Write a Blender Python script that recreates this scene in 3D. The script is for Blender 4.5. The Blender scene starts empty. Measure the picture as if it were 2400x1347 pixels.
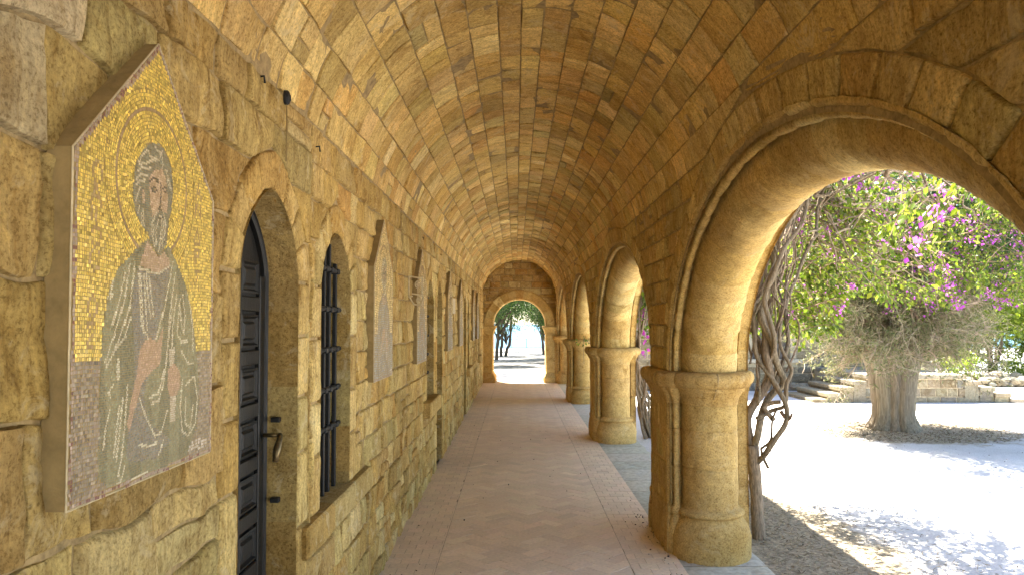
import bpy, math, random
import numpy as np
from mathutils import Vector, Matrix, noise
R_ = math.radians
random.seed(7)
C = bpy.context.scene.collection
SC = bpy.context.scene
F, VX, VY = 1780.0, 1209.0, 755.0            # focal length and vanishing point in photo pixels

# ------------------------------------------------------------------ camera
PITCH = 1.9
cam = bpy.data.cameras.new('camera'); co = bpy.data.objects.new('camera', cam); C.objects.link(co)
co.location = (0, 0, 1.6); co.rotation_euler = (R_(90 + PITCH), 0, 0)
cam.sensor_width = 36; cam.lens = F / 2400 * 36
cam.shift_x = -(VX - 1200) / 2400
cam.shift_y = (VY - 673.5 - F * math.tan(R_(PITCH))) / 2400
cam.clip_start = .05; cam.clip_end = 30000
SC.camera = co
# ------------------------------------------------------------------ light
SUN_EL, SUN_AZ = 61.0, -17.0                 # azimuth from +Y, negative towards -X
w = bpy.data.worlds.new('World'); SC.world = w; w.use_nodes = True
nt = w.node_tree; nt.nodes.clear()
sky = nt.nodes.new('ShaderNodeTexSky'); sky.sky_type = 'NISHITA'; sky.sun_disc = False
sky.sun_elevation = R_(SUN_EL); sky.sun_rotation = R_(SUN_AZ); sky.air_density = 1.0; sky.dust_density = 1.2
bg = nt.nodes.new('ShaderNodeBackground'); bg.inputs[1].default_value = .08
ow = nt.nodes.new('ShaderNodeOutputWorld')
nt.links.new(sky.outputs[0], bg.inputs[0]); nt.links.new(bg.outputs[0], ow.inputs[0])
sl = bpy.data.lights.new('sun', 'SUN'); sl.energy = 5.0; sl.angle = R_(.6); sl.color = (1, .94, .84)
so = bpy.data.objects.new('sun', sl); C.objects.link(so)
el, az = R_(SUN_EL), R_(SUN_AZ)
sd = Vector((math.sin(az) * math.cos(el), math.cos(az) * math.cos(el), math.sin(el)))
so.rotation_euler = sd.to_track_quat('Z', 'Y').to_euler(); so.location = sd * 50
SC.view_settings.view_transform = 'Standard'; SC.view_settings.look = 'None'
SC.view_settings.exposure = 3.32; SC.view_settings.gamma = 1
SC.cycles.use_denoising = True
SC.cycles.max_bounces = 14; SC.cycles.diffuse_bounces = 8; SC.cycles.transparent_max_bounces = 12
SC.cycles.sample_clamp_indirect = 12
try: SC.cycles.denoiser = 'OPENIMAGEDENOISE'
except Exception: pass

# ------------------------------------------------------------------ materials
def new_mat(name):
    m = bpy.data.materials.new(name); m.use_nodes = True
    n = m.node_tree; b = n.nodes['Principled BSDF']; return m, n, b
def N(n, t, **k):
    x = n.nodes.new(t)
    for a, v in k.items():
        if a in x.inputs.keys(): x.inputs[a].default_value = v
        else: setattr(x, a, v)
    return x
def ramp(n, src, stops):
    r = n.nodes.new('ShaderNodeValToRGB'); e = r.color_ramp.elements
    e[0].position, e[0].color = stops[0][0], (*stops[0][1], 1)
    e[1].position, e[1].color = stops[-1][0], (*stops[-1][1], 1)
    for p, c in stops[1:-1]:
        q = e.new(p); q.color = (*c, 1)
    n.links.new(src, r.inputs[0]); return r.outputs[0]
def mul(n, a, b, fac=1.0, mode='MULTIPLY'):
    x = n.nodes.new('ShaderNodeMix'); x.data_type = 'RGBA'; x.blend_type = mode
    x.inputs[0].default_value = fac
    n.links.new(a, x.inputs[6])
    if hasattr(b, 'links'): n.links.new(b, x.inputs[7])
    else: x.inputs[7].default_value = (*b, 1)
    return x.outputs[2]
def mixf(n, fac, a, b):
    x = n.nodes.new('ShaderNodeMix'); x.data_type = 'RGBA'
    n.links.new(fac, x.inputs[0])
    for s, i in ((a, 6), (b, 7)):
        if hasattr(s, 'links'): n.links.new(s, x.inputs[i])
        else: x.inputs[i].default_value = (*s, 1)
    return x.outputs[2]
def noise_n(n, vec, scale, detail=5, rough=.6, dist=0):
    x = N(n, 'ShaderNodeTexNoise'); x.inputs['Scale'].default_value = scale
    x.inputs['Detail'].default_value = detail; x.inputs['Roughness'].default_value = rough
    x.inputs['Distortion'].default_value = dist
    n.links.new(vec, x.inputs['Vector']); return x.outputs['Fac']
def coords(n, scale=(1, 1, 1)):
    g = n.nodes.new('ShaderNodeNewGeometry')
    if scale == (1, 1, 1): return g.outputs['Position']
    m = n.nodes.new('ShaderNodeMapping'); m.inputs['Scale'].default_value = scale
    n.links.new(g.outputs['Position'], m.inputs['Vector']); return m.outputs[0]
def bump(n, b, src, strength, dist, prev=None):
    x = n.nodes.new('ShaderNodeBump'); x.inputs['Strength'].default_value = strength
    x.inputs['Distance'].default_value = dist; n.links.new(src, x.inputs['Height'])
    if prev is not None: n.links.new(prev, x.inputs['Normal'])
    n.links.new(x.outputs[0], b.inputs['Normal']); return x.outputs[0]
def tint(n, name='tint'):
    a = n.nodes.new('ShaderNodeAttribute'); a.attribute_name = name; return a.outputs['Color']

def stone_mat(name, strength=.6, strata=.5, crust=.6, fine=1.0):
    m, n, b = new_mat(name)
    p = coords(n)
    base = tint(n)
    big = noise_n(n, p, 2.3, 4, .6, .2)
    base = mul(n, base, ramp(n, big, [(.3, (.80, .74, .62)), (.5, (1, 1, 1)), (.7, (1.14, 1.12, 1.05))]))
    mid = noise_n(n, p, 17, 5, .65, .3)
    base = mul(n, base, ramp(n, mid, [(.3, (.80, .76, .68)), (.5, (1, 1, 1)), (.72, (1.18, 1.17, 1.12))]))
    ps = coords(n, (1.4, 8, 1.4))
    st = noise_n(n, ps, 4, 5, .6, .8)
    base = mul(n, base, ramp(n, st, [(.36, (.70, .62, .50)), (.5, (1, 1, 1)), (.66, (1.25, 1.24, 1.18))]), strata)
    fi = noise_n(n, p, 85 * fine, 6, .8)
    base = mul(n, base, ramp(n, fi, [(.38, (.56, .50, .40)), (.48, (.97, .96, .95)), (.52, (1.03, 1.02, 1)), (.62, (1.25, 1.22, 1.16))]))
    pit = N(n, 'ShaderNodeTexVoronoi'); pit.inputs['Scale'].default_value = 42 * fine
    n.links.new(p, pit.inputs['Vector'])
    pm = ramp(n, pit.outputs['Distance'], [(.0, (.0, .0, .0)), (.22, (1, 1, 1))])
    gate = ramp(n, noise_n(n, p, 9, 3, .5), [(.5, (1, 1, 1)), (.62, (0, 0, 0))])
    pmx = n.nodes.new('ShaderNodeMix'); pmx.data_type = 'RGBA'; pmx.blend_type = 'LIGHTEN'; pmx.inputs[0].default_value = 1
    n.links.new(pm, pmx.inputs[6]); n.links.new(gate, pmx.inputs[7])
    pits = pmx.outputs[2]
    base = mul(n, base, pits, .45)
    cr = ramp(n, noise_n(n, p, 6.5, 7, .72, 1.2), [(.56, (0, 0, 0)), (.63, (1, 1, 1))])
    x = n.nodes.new('ShaderNodeMath'); x.operation = 'MULTIPLY'; x.inputs[1].default_value = crust; n.links.new(cr, x.inputs[0])
    base = mixf(n, x.outputs[0], base, (.60, .50, .30))
    gr = ramp(n, noise_n(n, p, 4.1, 6, .7, .9), [(.34, (.60, .52, .40)), (.42, (1, 1, 1))])
    base = mul(n, base, gr, .75)
    n.links.new(base, b.inputs['Base Color'])
    b.inputs['Roughness'].default_value = .93; b.inputs['Specular IOR Level'].default_value = .15
    x = bump(n, b, mid, strength * .55, .014)
    x = bump(n, b, fi, strength, .010, x)
    x = bump(n, b, pits, strength * .7, .006, x)
    return m
M = {}
M['stone'] = stone_mat('wall_stone', .8, .7, .4)
M['vault'] = stone_mat('vault_stone', .6, .5, .4)
M['carved'] = stone_mat('carved_stone', .5, .15, .2)
M['reveal'] = stone_mat('reveal_stone', .95, .1)
def simple(name, col, rough=.8, metal=0, nscale=0, namp=.3, bst=0, spec=.3, scale=(1, 1, 1), usetint=False):
    m, n, b = new_mat(name)
    b.inputs['Roughness'].default_value = rough; b.inputs['Metallic'].default_value = metal
    b.inputs['Specular IOR Level'].default_value = spec
    if usetint: src = tint(n)
    else:
        r = n.nodes.new('ShaderNodeRGB'); r.outputs[0].default_value = (*col, 1); src = r.outputs[0]
    if nscale:
        f = noise_n(n, coords(n, scale), nscale, 5, .65, .3)
        src = mul(n, src, ramp(n, f, [(.3, (1 - namp,) * 3), (.5, (1, 1, 1)), (.72, (1 + namp,) * 3)]))
        if bst: bump(n, b, f, bst, .01)
    n.links.new(src, b.inputs['Base Color']); return m
M['mortar'] = simple('mortar', (.31, .225, .105), .95, nscale=30, namp=.45, bst=.6)
M['dark_mortar'] = simple('vault_joint', (.30, .215, .10), .95, nscale=30, namp=.4, bst=.4)
M['iron'] = simple('black_iron', (.014, .014, .014), .6, nscale=60, namp=.5, bst=.3, metal=.1)
M['wood'] = simple('black_painted_wood', (.0075, .0075, .007), .45, nscale=30, namp=.5, bst=.25, scale=(4, 4, .6), spec=.3)
M['glass_dark'] = simple('dark_window_glass', (.01, .011, .013), .12, spec=.5)
M['brass'] = simple('worn_brass', (.16, .12, .06), .42, metal=.8, nscale=80, namp=.4)
M['panel_side'] = simple('panel_side_cement', (.25, .18, .075), .9, nscale=25, namp=.22, bst=.3)
M['grout'] = simple('mosaic_grout', (.40, .29, .12), .9, nscale=30, namp=.2)
M['tessera'] = simple('mosaic_tesserae', (1, 1, 1), .45, usetint=True, nscale=130, namp=.12, spec=.4)
M['gold'] = simple('gold_tesserae', (1, 1, 1), .38, metal=.12, usetint=True, nscale=90, namp=.15, spec=.6)
M['bark'] = simple('vine_bark', (1, 1, 1), .95, usetint=True, nscale=38, namp=.6, bst=1.0, scale=(3, 3, .45), spec=.1)
M['cyp_bark'] = simple('cypress_bark', (1, 1, 1), .95, usetint=True, nscale=16, namp=.45, bst=1.0, scale=(3, 3, .22), spec=.1)
M['twig'] = simple('dry_twigs', (1, 1, 1), .9, usetint=True, spec=.1)
M['white_metal'] = simple('white_painted_metal', (.50, .42, .26), .6, nscale=30, namp=.2)
M['fence'] = simple('blue_grey_fence', (.20, .27, .36), .6)
M['litter'] = simple('litter', (1, 1, 1), .95, usetint=True)

def leaf_mat(name, trans=.5, rough=.45):
    m, n, b = new_mat(name); c = tint(n)
    n.links.new(c, b.inputs['Base Color']); b.inputs['Roughness'].default_value = rough
    b.inputs['Specular IOR Level'].default_value = .35
    t = n.nodes.new('ShaderNodeBsdfTranslucent'); n.links.new(mul(n, c, (1.25, 1.2, .7)), t.inputs[0])
    mx = n.nodes.new('ShaderNodeMixShader'); mx.inputs[0].default_value = trans
    n.links.new(b.outputs[0], mx.inputs[1]); n.links.new(t.outputs[0], mx.inputs[2])
    n.links.new(mx.outputs[0], n.nodes['Material Output'].inputs[0]); return m
M['leaf'] = leaf_mat('leaf')
M['needle'] = leaf_mat('needle', .25, .7)
def flower_mat():
    m, n, b = new_mat('magenta_bract'); c = tint(n)
    n.links.new(c, b.inputs['Base Color']); b.inputs['Roughness'].default_value = .7
    t = n.nodes.new('ShaderNodeBsdfTranslucent'); n.links.new(c, t.inputs[0])
    mx = n.nodes.new('ShaderNodeMixShader'); mx.inputs[0].default_value = .55
    n.links.new(b.outputs[0], mx.inputs[1]); n.links.new(t.outputs[0], mx.inputs[2])
    n.links.new(mx.outputs[0], n.nodes['Material Output'].inputs[0]); return m
M['flower'] = flower_mat()

def ground_mat():
    m, n, b = new_mat('courtyard_ground'); p = coords(n)
    g1 = noise_n(n, p, 1.1, 4, .6, .3); g2 = noise_n(n, p, 60, 4, .7)
    base = ramp(n, g1, [(.3, (.44, .42, .40)), (.7, (.56, .54, .52))])
    base = mul(n, base, ramp(n, g2, [(.3, (.68, .68, .68)), (.5, (1, 1, 1)), (.7, (1.15, 1.15, 1.15))]))
    sp = n.nodes.new('ShaderNodeSeparateXYZ'); n.links.new(p, sp.inputs[0])
    warp = noise_n(n, p, 3.0, 5, .7)
    def math_(op, a, b_=None, c=None):
        x = n.nodes.new('ShaderNodeMath'); x.operation = op
        for i, v in enumerate((a, b_, c)):
            if v is None: continue
            if hasattr(v, 'links'): n.links.new(v, x.inputs[i])
            else: x.inputs[i].default_value = v
        return x.outputs[0]
    def disc(cx, cy, rx, ry):
        dx = math_('DIVIDE', math_('SUBTRACT', sp.outputs[0], cx), rx)
        dy = math_('DIVIDE', math_('SUBTRACT', sp.outputs[1], cy), ry)
        d = math_('SQRT', math_('ADD', math_('MULTIPLY', dx, dx), math_('MULTIPLY', dy, dy)))
        d = math_('ADD', d, math_('MULTIPLY', math_('SUBTRACT', warp, .5), 1.1))
        return math_('SUBTRACT', 1, math_('SMOOTH_MIN', math_('MAXIMUM', math_('MULTIPLY', math_('SUBTRACT', d, .85), 5), 0), 1, .05))
    soil = ramp(n, noise_n(n, p, 28, 5, .75), [(.3, (.12, .095, .07)), (.5, (.28, .235, .165)), (.68, (.46, .39, .27))])
    m1 = disc(5.95, 11.6, 1.75, 1.35); m2 = disc(2.0, 5.9, .75, 1.9); m3 = disc(1.9, 1.8, 1.6, 3.8)
    far = math_('MINIMUM', math_('MAXIMUM', math_('MULTIPLY', math_('SUBTRACT', sp.outputs[1], 25.5), .25), 0), 1)
    far0 = far
    xin = math_('LESS_THAN', math_('ABSOLUTE', sp.outputs[0]), 9)
    far = math_('MULTIPLY', far, xin)
    far = math_('MULTIPLY', far, math_('MINIMUM', math_('MAXIMUM', math_('MULTIPLY', math_('SUBTRACT', warp, .3), 3.5), 0), 1))
    mk = math_('MINIMUM', math_('MAXIMUM', math_('MAXIMUM', math_('MAXIMUM', m1, m2), m3), math_('MULTIPLY', far, .95)), 1)
    needles = ramp(n, noise_n(n, p, 5, 6, .75), [(.3, (.045, .035, .02)), (.5, (.09, .07, .04)), (.7, (.17, .14, .07))])
    soil = mixf(n, far0, soil, needles)
    n.links.new(mixf(n, mk, base, soil), b.inputs['Base Color'])
    b.inputs['Roughness'].default_value = .97; b.inputs['Specular IOR Level'].default_value = .1
    bump(n, b, g2, .5, .01)
    return m
M['ground'] = ground_mat()
M['floor'] = simple('terracotta_bricks', (1, 1, 1), .72, usetint=True, nscale=45, namp=.13, bst=.12, spec=.25)
M['slab'] = simple('grey_stone_slab', (1, 1, 1), .85, usetint=True, nscale=20, namp=.3, bst=.5)
def water():
    m, n, b = new_mat('sea_water'); b.inputs['Base Color'].default_value = (.065, .13, .18, 1)
    b.inputs['Roughness'].default_value = .9; b.inputs['Specular IOR Level'].default_value = .05; return m
M['water'] = water()

# ------------------------------------------------------------------ mesh helpers
class MB:
    def __init__(s): s.v = []; s.f = []; s.c = []
    def add(s, vs, fs, col):
        o = len(s.v); s.v.extend(vs); s.f.extend([tuple(i + o for i in f) for f in fs])
        if isinstance(col, list): s.c.extend(col)
        else: s.c.extend([col] * len(fs))
    def build(s, name, mat, parent=None, label=None, smooth=False, sharp=None):
        me = bpy.data.meshes.new(name)
        me.from_pydata([tuple(v) for v in s.v], [], s.f)
        a = me.color_attributes.new('tint', 'FLOAT_COLOR', 'CORNER')
        cnt = np.array([len(f) for f in s.f])
        cc = np.array([(*c, 1) for c in s.c], dtype=np.float32) if s.c else np.zeros((0, 4), np.float32)
        a.data.foreach_set('color', np.repeat(cc, cnt, axis=0).ravel())
        me.materials.append(mat)
        if smooth:
            me.polygons.foreach_set('use_smooth', np.ones(len(s.f), bool))
            if sharp: me.set_sharp_from_angle(angle=R_(sharp))
        me.update()
        o = bpy.data.objects.new(name, me); C.objects.link(o)
        if parent is not None:
            o.parent = parent
            if isinstance(parent, bpy.types.Object) and parent.type == 'EMPTY':
                o.matrix_parent_inverse = Matrix.Translation(-Vector(parent.location))
        if label: o['label'] = label
        return o
def tag(o, label, cat=None, group=None, kind=None):
    o['label'] = label
    if cat: o['category'] = cat
    if group: o['group'] = group
    if kind: o['kind'] = kind
    return o
def thing(name, label, cat, loc=(0, 0, 0), group=None):
    o = bpy.data.objects.new(name, None); C.objects.link(o); o.location = loc; o.empty_display_size = .2
    bpy.context.view_layer.update()
    return tag(o, label, cat, group)
def box(mb, x0, x1, y0, y1, z0, z1, col=(.5, .5, .5), bev=0.0):
    if bev <= 0:
        vs = [(x, y, z) for x in (x0, x1) for y in (y0, y1) for z in (z0, z1)]
        fs = [(0, 1, 3, 2), (4, 6, 7, 5), (0, 4, 5, 1), (2, 3, 7, 6), (0, 2, 6, 4), (1, 5, 7, 3)]
        mb.add(vs, fs, col); return
    vs = []; b = bev
    def ring(ix, iy, z):
        return [(x0 + ix, y0 + iy, z), (x1 - ix, y0 + iy, z), (x1 - ix, y1 - iy, z), (x0 + ix, y1 - iy, z)]
    def ring8(z):
        return [(x0 + b, y0, z), (x1 - b, y0, z), (x1, y0 + b, z), (x1, y1 - b, z), (x1 - b, y1, z), (x0 + b, y1, z), (x0, y1 - b, z), (x0, y0 + b, z)]
    def ring8i(z):
        i = b
        return [(x0 + b, y0 + i, z), (x1 - b, y0 + i, z), (x1 - i, y0 + b, z), (x1 - i, y1 - b, z), (x1 - b, y1 - i, z), (x0 + b, y1 - i, z), (x0 + i, y1 - b, z), (x0 + i, y0 + b, z)]
    rs = [ring8i(z0), ring8(z0 + b), ring8(z1 - b), ring8i(z1)]
    for r in rs: vs += r
    fs = [tuple(range(7, -1, -1)), tuple(range(24, 32))]
    for k in range(3):
        for i in range(8):
            j = (i + 1) % 8
            fs.append((k * 8 + i, k * 8 + j, k * 8 + 8 + j, k * 8 + 8 + i))
    mb.add(vs, fs, col)
def tube(mb, pts, rad, n=7, col=(.3, .25, .2), lump=0.0, cap=True, seed=0, flute=None):
    pts = [Vector(p) for p in pts]
    if not hasattr(rad, '__len__'): rad = [rad] * len(pts)
    up = Vector((0, 0, 1)); o = len(mb.v); K = len(pts)
    t0 = (pts[1] - pts[0]).normalized()
    a = t0.cross(up if abs(t0.z) < .9 else Vector((1, 0, 0))).normalized()
    for i, p in enumerate(pts):
        t = (pts[min(i + 1, K - 1)] - pts[max(i - 1, 0)])
        t = t.normalized() if t.length > 1e-9 else t0
        a = (a - t * a.dot(t)); a = a.normalized() if a.length > 1e-6 else t.orthogonal().normalized()
        b = t.cross(a)
        for k in range(n):
            an = 2 * math.pi * k / n; r = rad[i]
            d = a * math.cos(an) + b * math.sin(an)
            if lump: r *= 1 + lump * noise.noise((p + d * .05) * 9 + Vector((seed, 0, 0)))
            if flute: r *= flute(an, i / (K - 1))
            mb.v.append(p + d * r)
    for i in range(K - 1):
        for k in range(n):
            k2 = (k + 1) % n
            mb.f.append((o + i * n + k, o + i * n + k2, o + (i + 1) * n + k2, o + (i + 1) * n + k)); mb.c.append(col)
    if cap:
        mb.f.append(tuple(o + k for k in reversed(range(n)))); mb.c.append(col)
        mb.f.append(tuple(o + (K - 1) * n + k for k in range(n))); mb.c.append(col)
def spline(keys, step=.06):
    """Catmull-Rom through keys (x,y,z[,r])"""
    P = [np.array(k, float) for k in keys]; P = [2 * P[0] - P[1]] + P + [2 * P[-1] - P[-2]]
    out = []
    for i in range(1, len(P) - 2):
        L = np.linalg.norm(P[i + 1][:3] - P[i][:3]); m = max(2, int(L / step))
        for k in range(m):
            t = k / m
            out.append(.5 * (2 * P[i] + (P[i + 1] - P[i - 1]) * t + (2 * P[i - 1] - 5 * P[i] + 4 * P[i + 1] - P[i + 2]) * t * t + (-P[i - 1] + 3 * P[i] - 3 * P[i + 1] + P[i + 2]) * t ** 3))
    out.append(P[-2]); return out
def jit(c, a):
    k = 1 + random.uniform(-a, a); return tuple(max(0, x * k * (1 + random.uniform(-a, a) * .25)) for x in c)
PAL = [((.48, .36, .18), 8), ((.44, .305, .125), 5), ((.56, .45, .25), 4), ((.42, .36, .20), 2), ((.46, .29, .11), 1.2), ((.35, .26, .125), 2), ((.64, .55, .35), 1.4)]
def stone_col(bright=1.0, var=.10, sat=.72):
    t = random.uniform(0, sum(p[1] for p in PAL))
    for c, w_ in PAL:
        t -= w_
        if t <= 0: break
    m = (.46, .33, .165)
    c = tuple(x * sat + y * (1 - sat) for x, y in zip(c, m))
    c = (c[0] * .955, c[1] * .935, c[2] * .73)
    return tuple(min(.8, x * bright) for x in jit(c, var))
def lerp(a, b, t): return a + (b - a) * t
def edge_pt(E, v):
    """E polyline [(s,t)...] ordered in t; v in 0..1 along"""
    if len(E) == 2: return (lerp(E[0][0], E[1][0], v), lerp(E[0][1], E[1][1], v))
    x = v * (len(E) - 1); i = min(int(x), len(E) - 2); f = x - i
    return (lerp(E[i][0], E[i + 1][0], f), lerp(E[i][1], E[i + 1][1], f))
def block(mb, L, Rr, surf, col, joint=.008, proud=0.0, rough=.006, wob=.004, res=.09, edge=.007, deep=.03, rnd=.006):
    """stone between the polylines L and Rr on a surface surf(s,t,h)->xyz"""
    w1 = math.dist(L[0], Rr[0]); w2 = math.dist(L[-1], Rr[-1]); W = max((w1 + w2) / 2, .01)
    H = max((math.dist(L[0], L[-1]) + math.dist(Rr[0], Rr[-1])) / 2, .01)
    if W < .03 or H < .02: return
    def params(D):
        e = min(edge / D, .2); m = max(1, int(D / res)); j = min(joint * .5 / D, .2)
        q = [0, e, min(2.4 * e, .42)] + [2.4 * e + (1 - 4.8 * e) * k / (m + 1) for k in range(1, m + 1) if 2.4 * e < .42] + [max(1 - 2.4 * e, .58), 1 - e, 1]
        return [j + x * (1 - 2 * j) for x in sorted(q)]
    U, V = params(W), params(H)
    if len(L) > 2:
        extra = len(L) - 1 - len(V) // 2
        if extra > 0: V = sorted(V + [(V[2] + (V[-3] - V[2]) * (k + .5) / extra) for k in range(extra)])
    sx = random.uniform(0, 90); tx, ty = random.uniform(-rnd, rnd), random.uniform(-rnd, rnd)
    nu, nv = len(U), len(V); o = len(mb.v)
    for j, v in enumerate(V):
        a = edge_pt(L, v); b = edge_pt(Rr, v)
        for i, u in enumerate(U):
            s = lerp(a[0], b[0], u); t = lerp(a[1], b[1], u)
            d = min(i, j, nu - 1 - i, nv - 1 - j)
            if d <= 2 and wob:
                s += wob * noise.noise(Vector((s * 13 + sx, t * 13, sx))); t += wob * noise.noise(Vector((s * 13, t * 13 + sx, 7.1 + sx)))
            if d == 0: h = -deep
            else:
                h = proud + tx * (u - .5) + ty * (v - .5) + rough * (noise.noise(Vector((s * 7 + sx, t * 7, sx))) + .6 * noise.noise(Vector((s * 21 + sx, t * 21, sx))))
                if d == 1: h -= edge * .75
            mb.v.append(surf(s, t, h))
    for j in range(nv - 1):
        for i in range(nu - 1):
            mb.f.append((o + j * nu + i, o + j * nu + i + 1, o + (j + 1) * nu + i + 1, o + (j + 1) * nu + i)); mb.c.append(col)
def spans(y0, y1, z0, z1, holes):
    """left/right boundary polylines of the wall pieces between openings in one course"""
    cuts = []
    for hf in holes:
        iv = [hf(z) for z in (z0 + 1e-4, (z0 + z1) / 2, z1 - 1e-4)]
        if all(i is None for i in iv): continue
        n = 5
        zs = [lerp(z0, z1, k / (n - 1)) for k in range(n)]
        Lp, Rp = [], []
        for k, z in enumerate(zs):
            zz = min(max(z, z0 + 1e-4), z1 - 1e-4); q = hf(zz)
            if q is None:
                c = hf(None); q = (c, c)
            Lp.append((q[0], z)); Rp.append((q[1], z))
        cuts.append((Lp, Rp))
    cuts.sort(key=lambda c: c[0][0][0])
    out = []; left = [(y0, z0), (y0, z1)]
    for Lp, Rp in cuts:
        if max(p[0] for p in Rp) < y0: continue
        if min(p[0] for p in Lp) > y1: break
        if max(p[0] for p in Lp) > y0: out.append((left, Lp))
        left = Rp
    if max(p[0] for p in left) < y1: out.append((left, [(y1, z0), (y1, z1)]))
    return out
def same(L, n):
    return [edge_pt(L, k / (n - 1)) for k in range(n)]
def course(mb, y0, y1, z0, z1, holes, surf, wr=(.16, .4), fine=lambda y: .09, tf=lambda z: z, colf=None, split=.12, **kw):
    for L, Rr in spans(y0, y1, z0, z1, holes):
        la = max(p[0] for p in L); ra = min(p[0] for p in Rr)
        xs = []
        y = la + random.uniform(.4, 1) * wr[1] * .8
        while y < ra - wr[0] * .7:
            xs.append(y); y += random.uniform(*wr)
        edges = [L] + [[(x + random.uniform(-.004, .004), z0), (x + random.uniform(-.004, .004), z1)] for x in xs] + [Rr]
        for a, b in zip(edges[:-1], edges[1:]):
            n = max(len(a), len(b)); a2, b2 = same(a, n), same(b, n)
            a2 = [(p[0], tf(p[1])) for p in a2]; b2 = [(p[0], tf(p[1])) for p in b2]
            yc = (a2[0][0] + b2[0][0]) / 2
            col = colf(yc, z0) if colf else stone_col()
            kk = dict(kw)
            if z1 - z0 > .13 and random.random() < split:      # two thin stones in place of one
                vm = random.uniform(.4, .6)
                def cut(E, v0, v1, m=3): return [edge_pt(E, lerp(v0, v1, k / (m - 1))) for k in range(m)]
                block(mb, cut(a2, 0, vm), cut(b2, 0, vm), surf, col, res=fine(yc), proud=random.uniform(-.004, .006), **kk)
                block(mb, cut(a2, vm, 1), cut(b2, vm, 1), surf, stone_col(), res=fine(yc), proud=random.uniform(-.004, .006), **kk)
            else:
                block(mb, a2, b2, surf, col, res=fine(yc), proud=random.uniform(-.005, .008), **kk)
def sheet(mb, y0, y1, zs, holes, surf, h, col, tf=lambda z: z, seg=.5):
    for z0, z1 in zip(zs[:-1], zs[1:]):
        for L, Rr in spans(y0, y1, z0, z1, holes):
            n = max(len(L), len(Rr)); L, Rr = same(L, n), same(Rr, n)
            m = max(1, int((Rr[0][0] - L[0][0]) / seg)); o = len(mb.v)
            for j in range(n):
                for i in range(m + 1):
                    u = i / m; mb.v.append(surf(lerp(L[j][0], Rr[j][0], u), tf(lerp(L[j][1], Rr[j][1], u)), h))
            for j in range(n - 1):
                for i in range(m):
                    mb.f.append((o + j * (m + 1) + i, o + j * (m + 1) + i + 1, o + (j + 1) * (m + 1) + i + 1, o + (j + 1) * (m + 1) + i)); mb.c.append(col)
def frange(a, b, d):
    n = max(1, round((b - a) / d)); return [a + (b - a) * k / n for k in range(n + 1)]

# ------------------------------------------------------------------ the hall profile
XL, XR, XC, ZC, RV = -.87, 1.07, .085, 2.27, .985
Y0, Y1 = -4.5, 20.3
def s_left(y, z, h): return (XL + h, y, z)
def s_leftw(y, z, h):
    d = min(abs(y - o[1]) - o[2] - .17 for o in OPEN); k = min(max(d / .12, 0), 1)
    A = (.030 if y < 2.9 else .014) * k
    v = noise.noise_vector(Vector((y * 4.2, z * 4.2, 3.3))); u = noise.noise_vector(Vector((y * 11, z * 11, 8.3)))
    e = min(max((2.45 - z) / .1, 0), 1) * min(max(z / .05, 0), 1)
    return (XL + h + .010 * u.z, y + A * v.x + A * .35 * u.x, z + (A * v.y + A * .35 * u.y) * e)
def s_vault(y, th, h): r = RV - h; return (XC + r * math.cos(th), y, ZC + r * math.sin(th))
def s_right(y, t, h):
    if t <= ZC: return (XR - h, y, t)
    return s_vault(y, (t - ZC) / RV, h)
def s_end(x, z, h): return (x, Y1 - h, z)
TH = [13.9, 22.6, 31.8, 42.1, 51.3, 60, 69, 77.6, 86.2, 93.2, 100.6, 110.1, 118.7, 129, 139.5, 150.7, 160, 168.7]
cloister = thing('cloister', 'long barrel vaulted stone cloister with wide arches opening onto the courtyard', 'building', (0, 8, 0))

# openings of the arcade: centre, half width of the inner edge
B0, ZS = .95, 1.26
ARCHES = [(-1.30, 1.79), (3.36, 1.79), (8.20, 1.94), (13.13, 1.96), (18.08, 1.92)]
def arch_hole(c, a, d, dlow, zs=ZS):
    def f(z):
        if z is None: return c
        if z <= zs: return (c - a - dlow, c + a + dlow)
        q = (z - zs) / (B0 + d)
        if q >= 1: return None
        k = (a + d) * math.sqrt(1 - q * q); return (c - k, c + k)
    return f
# doors and windows of the left wall: kind, y centre, half width, bottom, spring, top
OPEN = [('door', 2.72, .32, -.05, 1.76, 2.075), ('window', 3.70, .30, .765, 1.76, 2.03),
        ('window', 7.75, .30, .84, 1.76, 2.03), ('door', 8.68, .30, -.05, 1.76, 2.07),
        ('door', 13.0, .32, -.05, 1.76, 2.07), ('window', 13.95, .28, .80, 1.76, 2.03), ('window', 17.9, .32, .84, 1.76, 2.05)]
def oh(z, o, d=0.0, dlow=None):
    k, c, hw, zb, zs, zt = o
    if z is None: return c
    if z < zb: return None
    if z <= zs: return (c - hw - (d if dlow is None else dlow), c + hw + (d if dlow is None else dlow))
    q = (z - zs) / (zt - zs + d)
    if q >= 1: return None
    x = (hw + d) * (1 - q ** 1.75) ** .62
    return (c - x, c + x)
SUR = .15
def fine_l(y): return .035 if y < 3.2 else (.055 if y < 6 else (.1 if y < 10 else .2))

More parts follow.
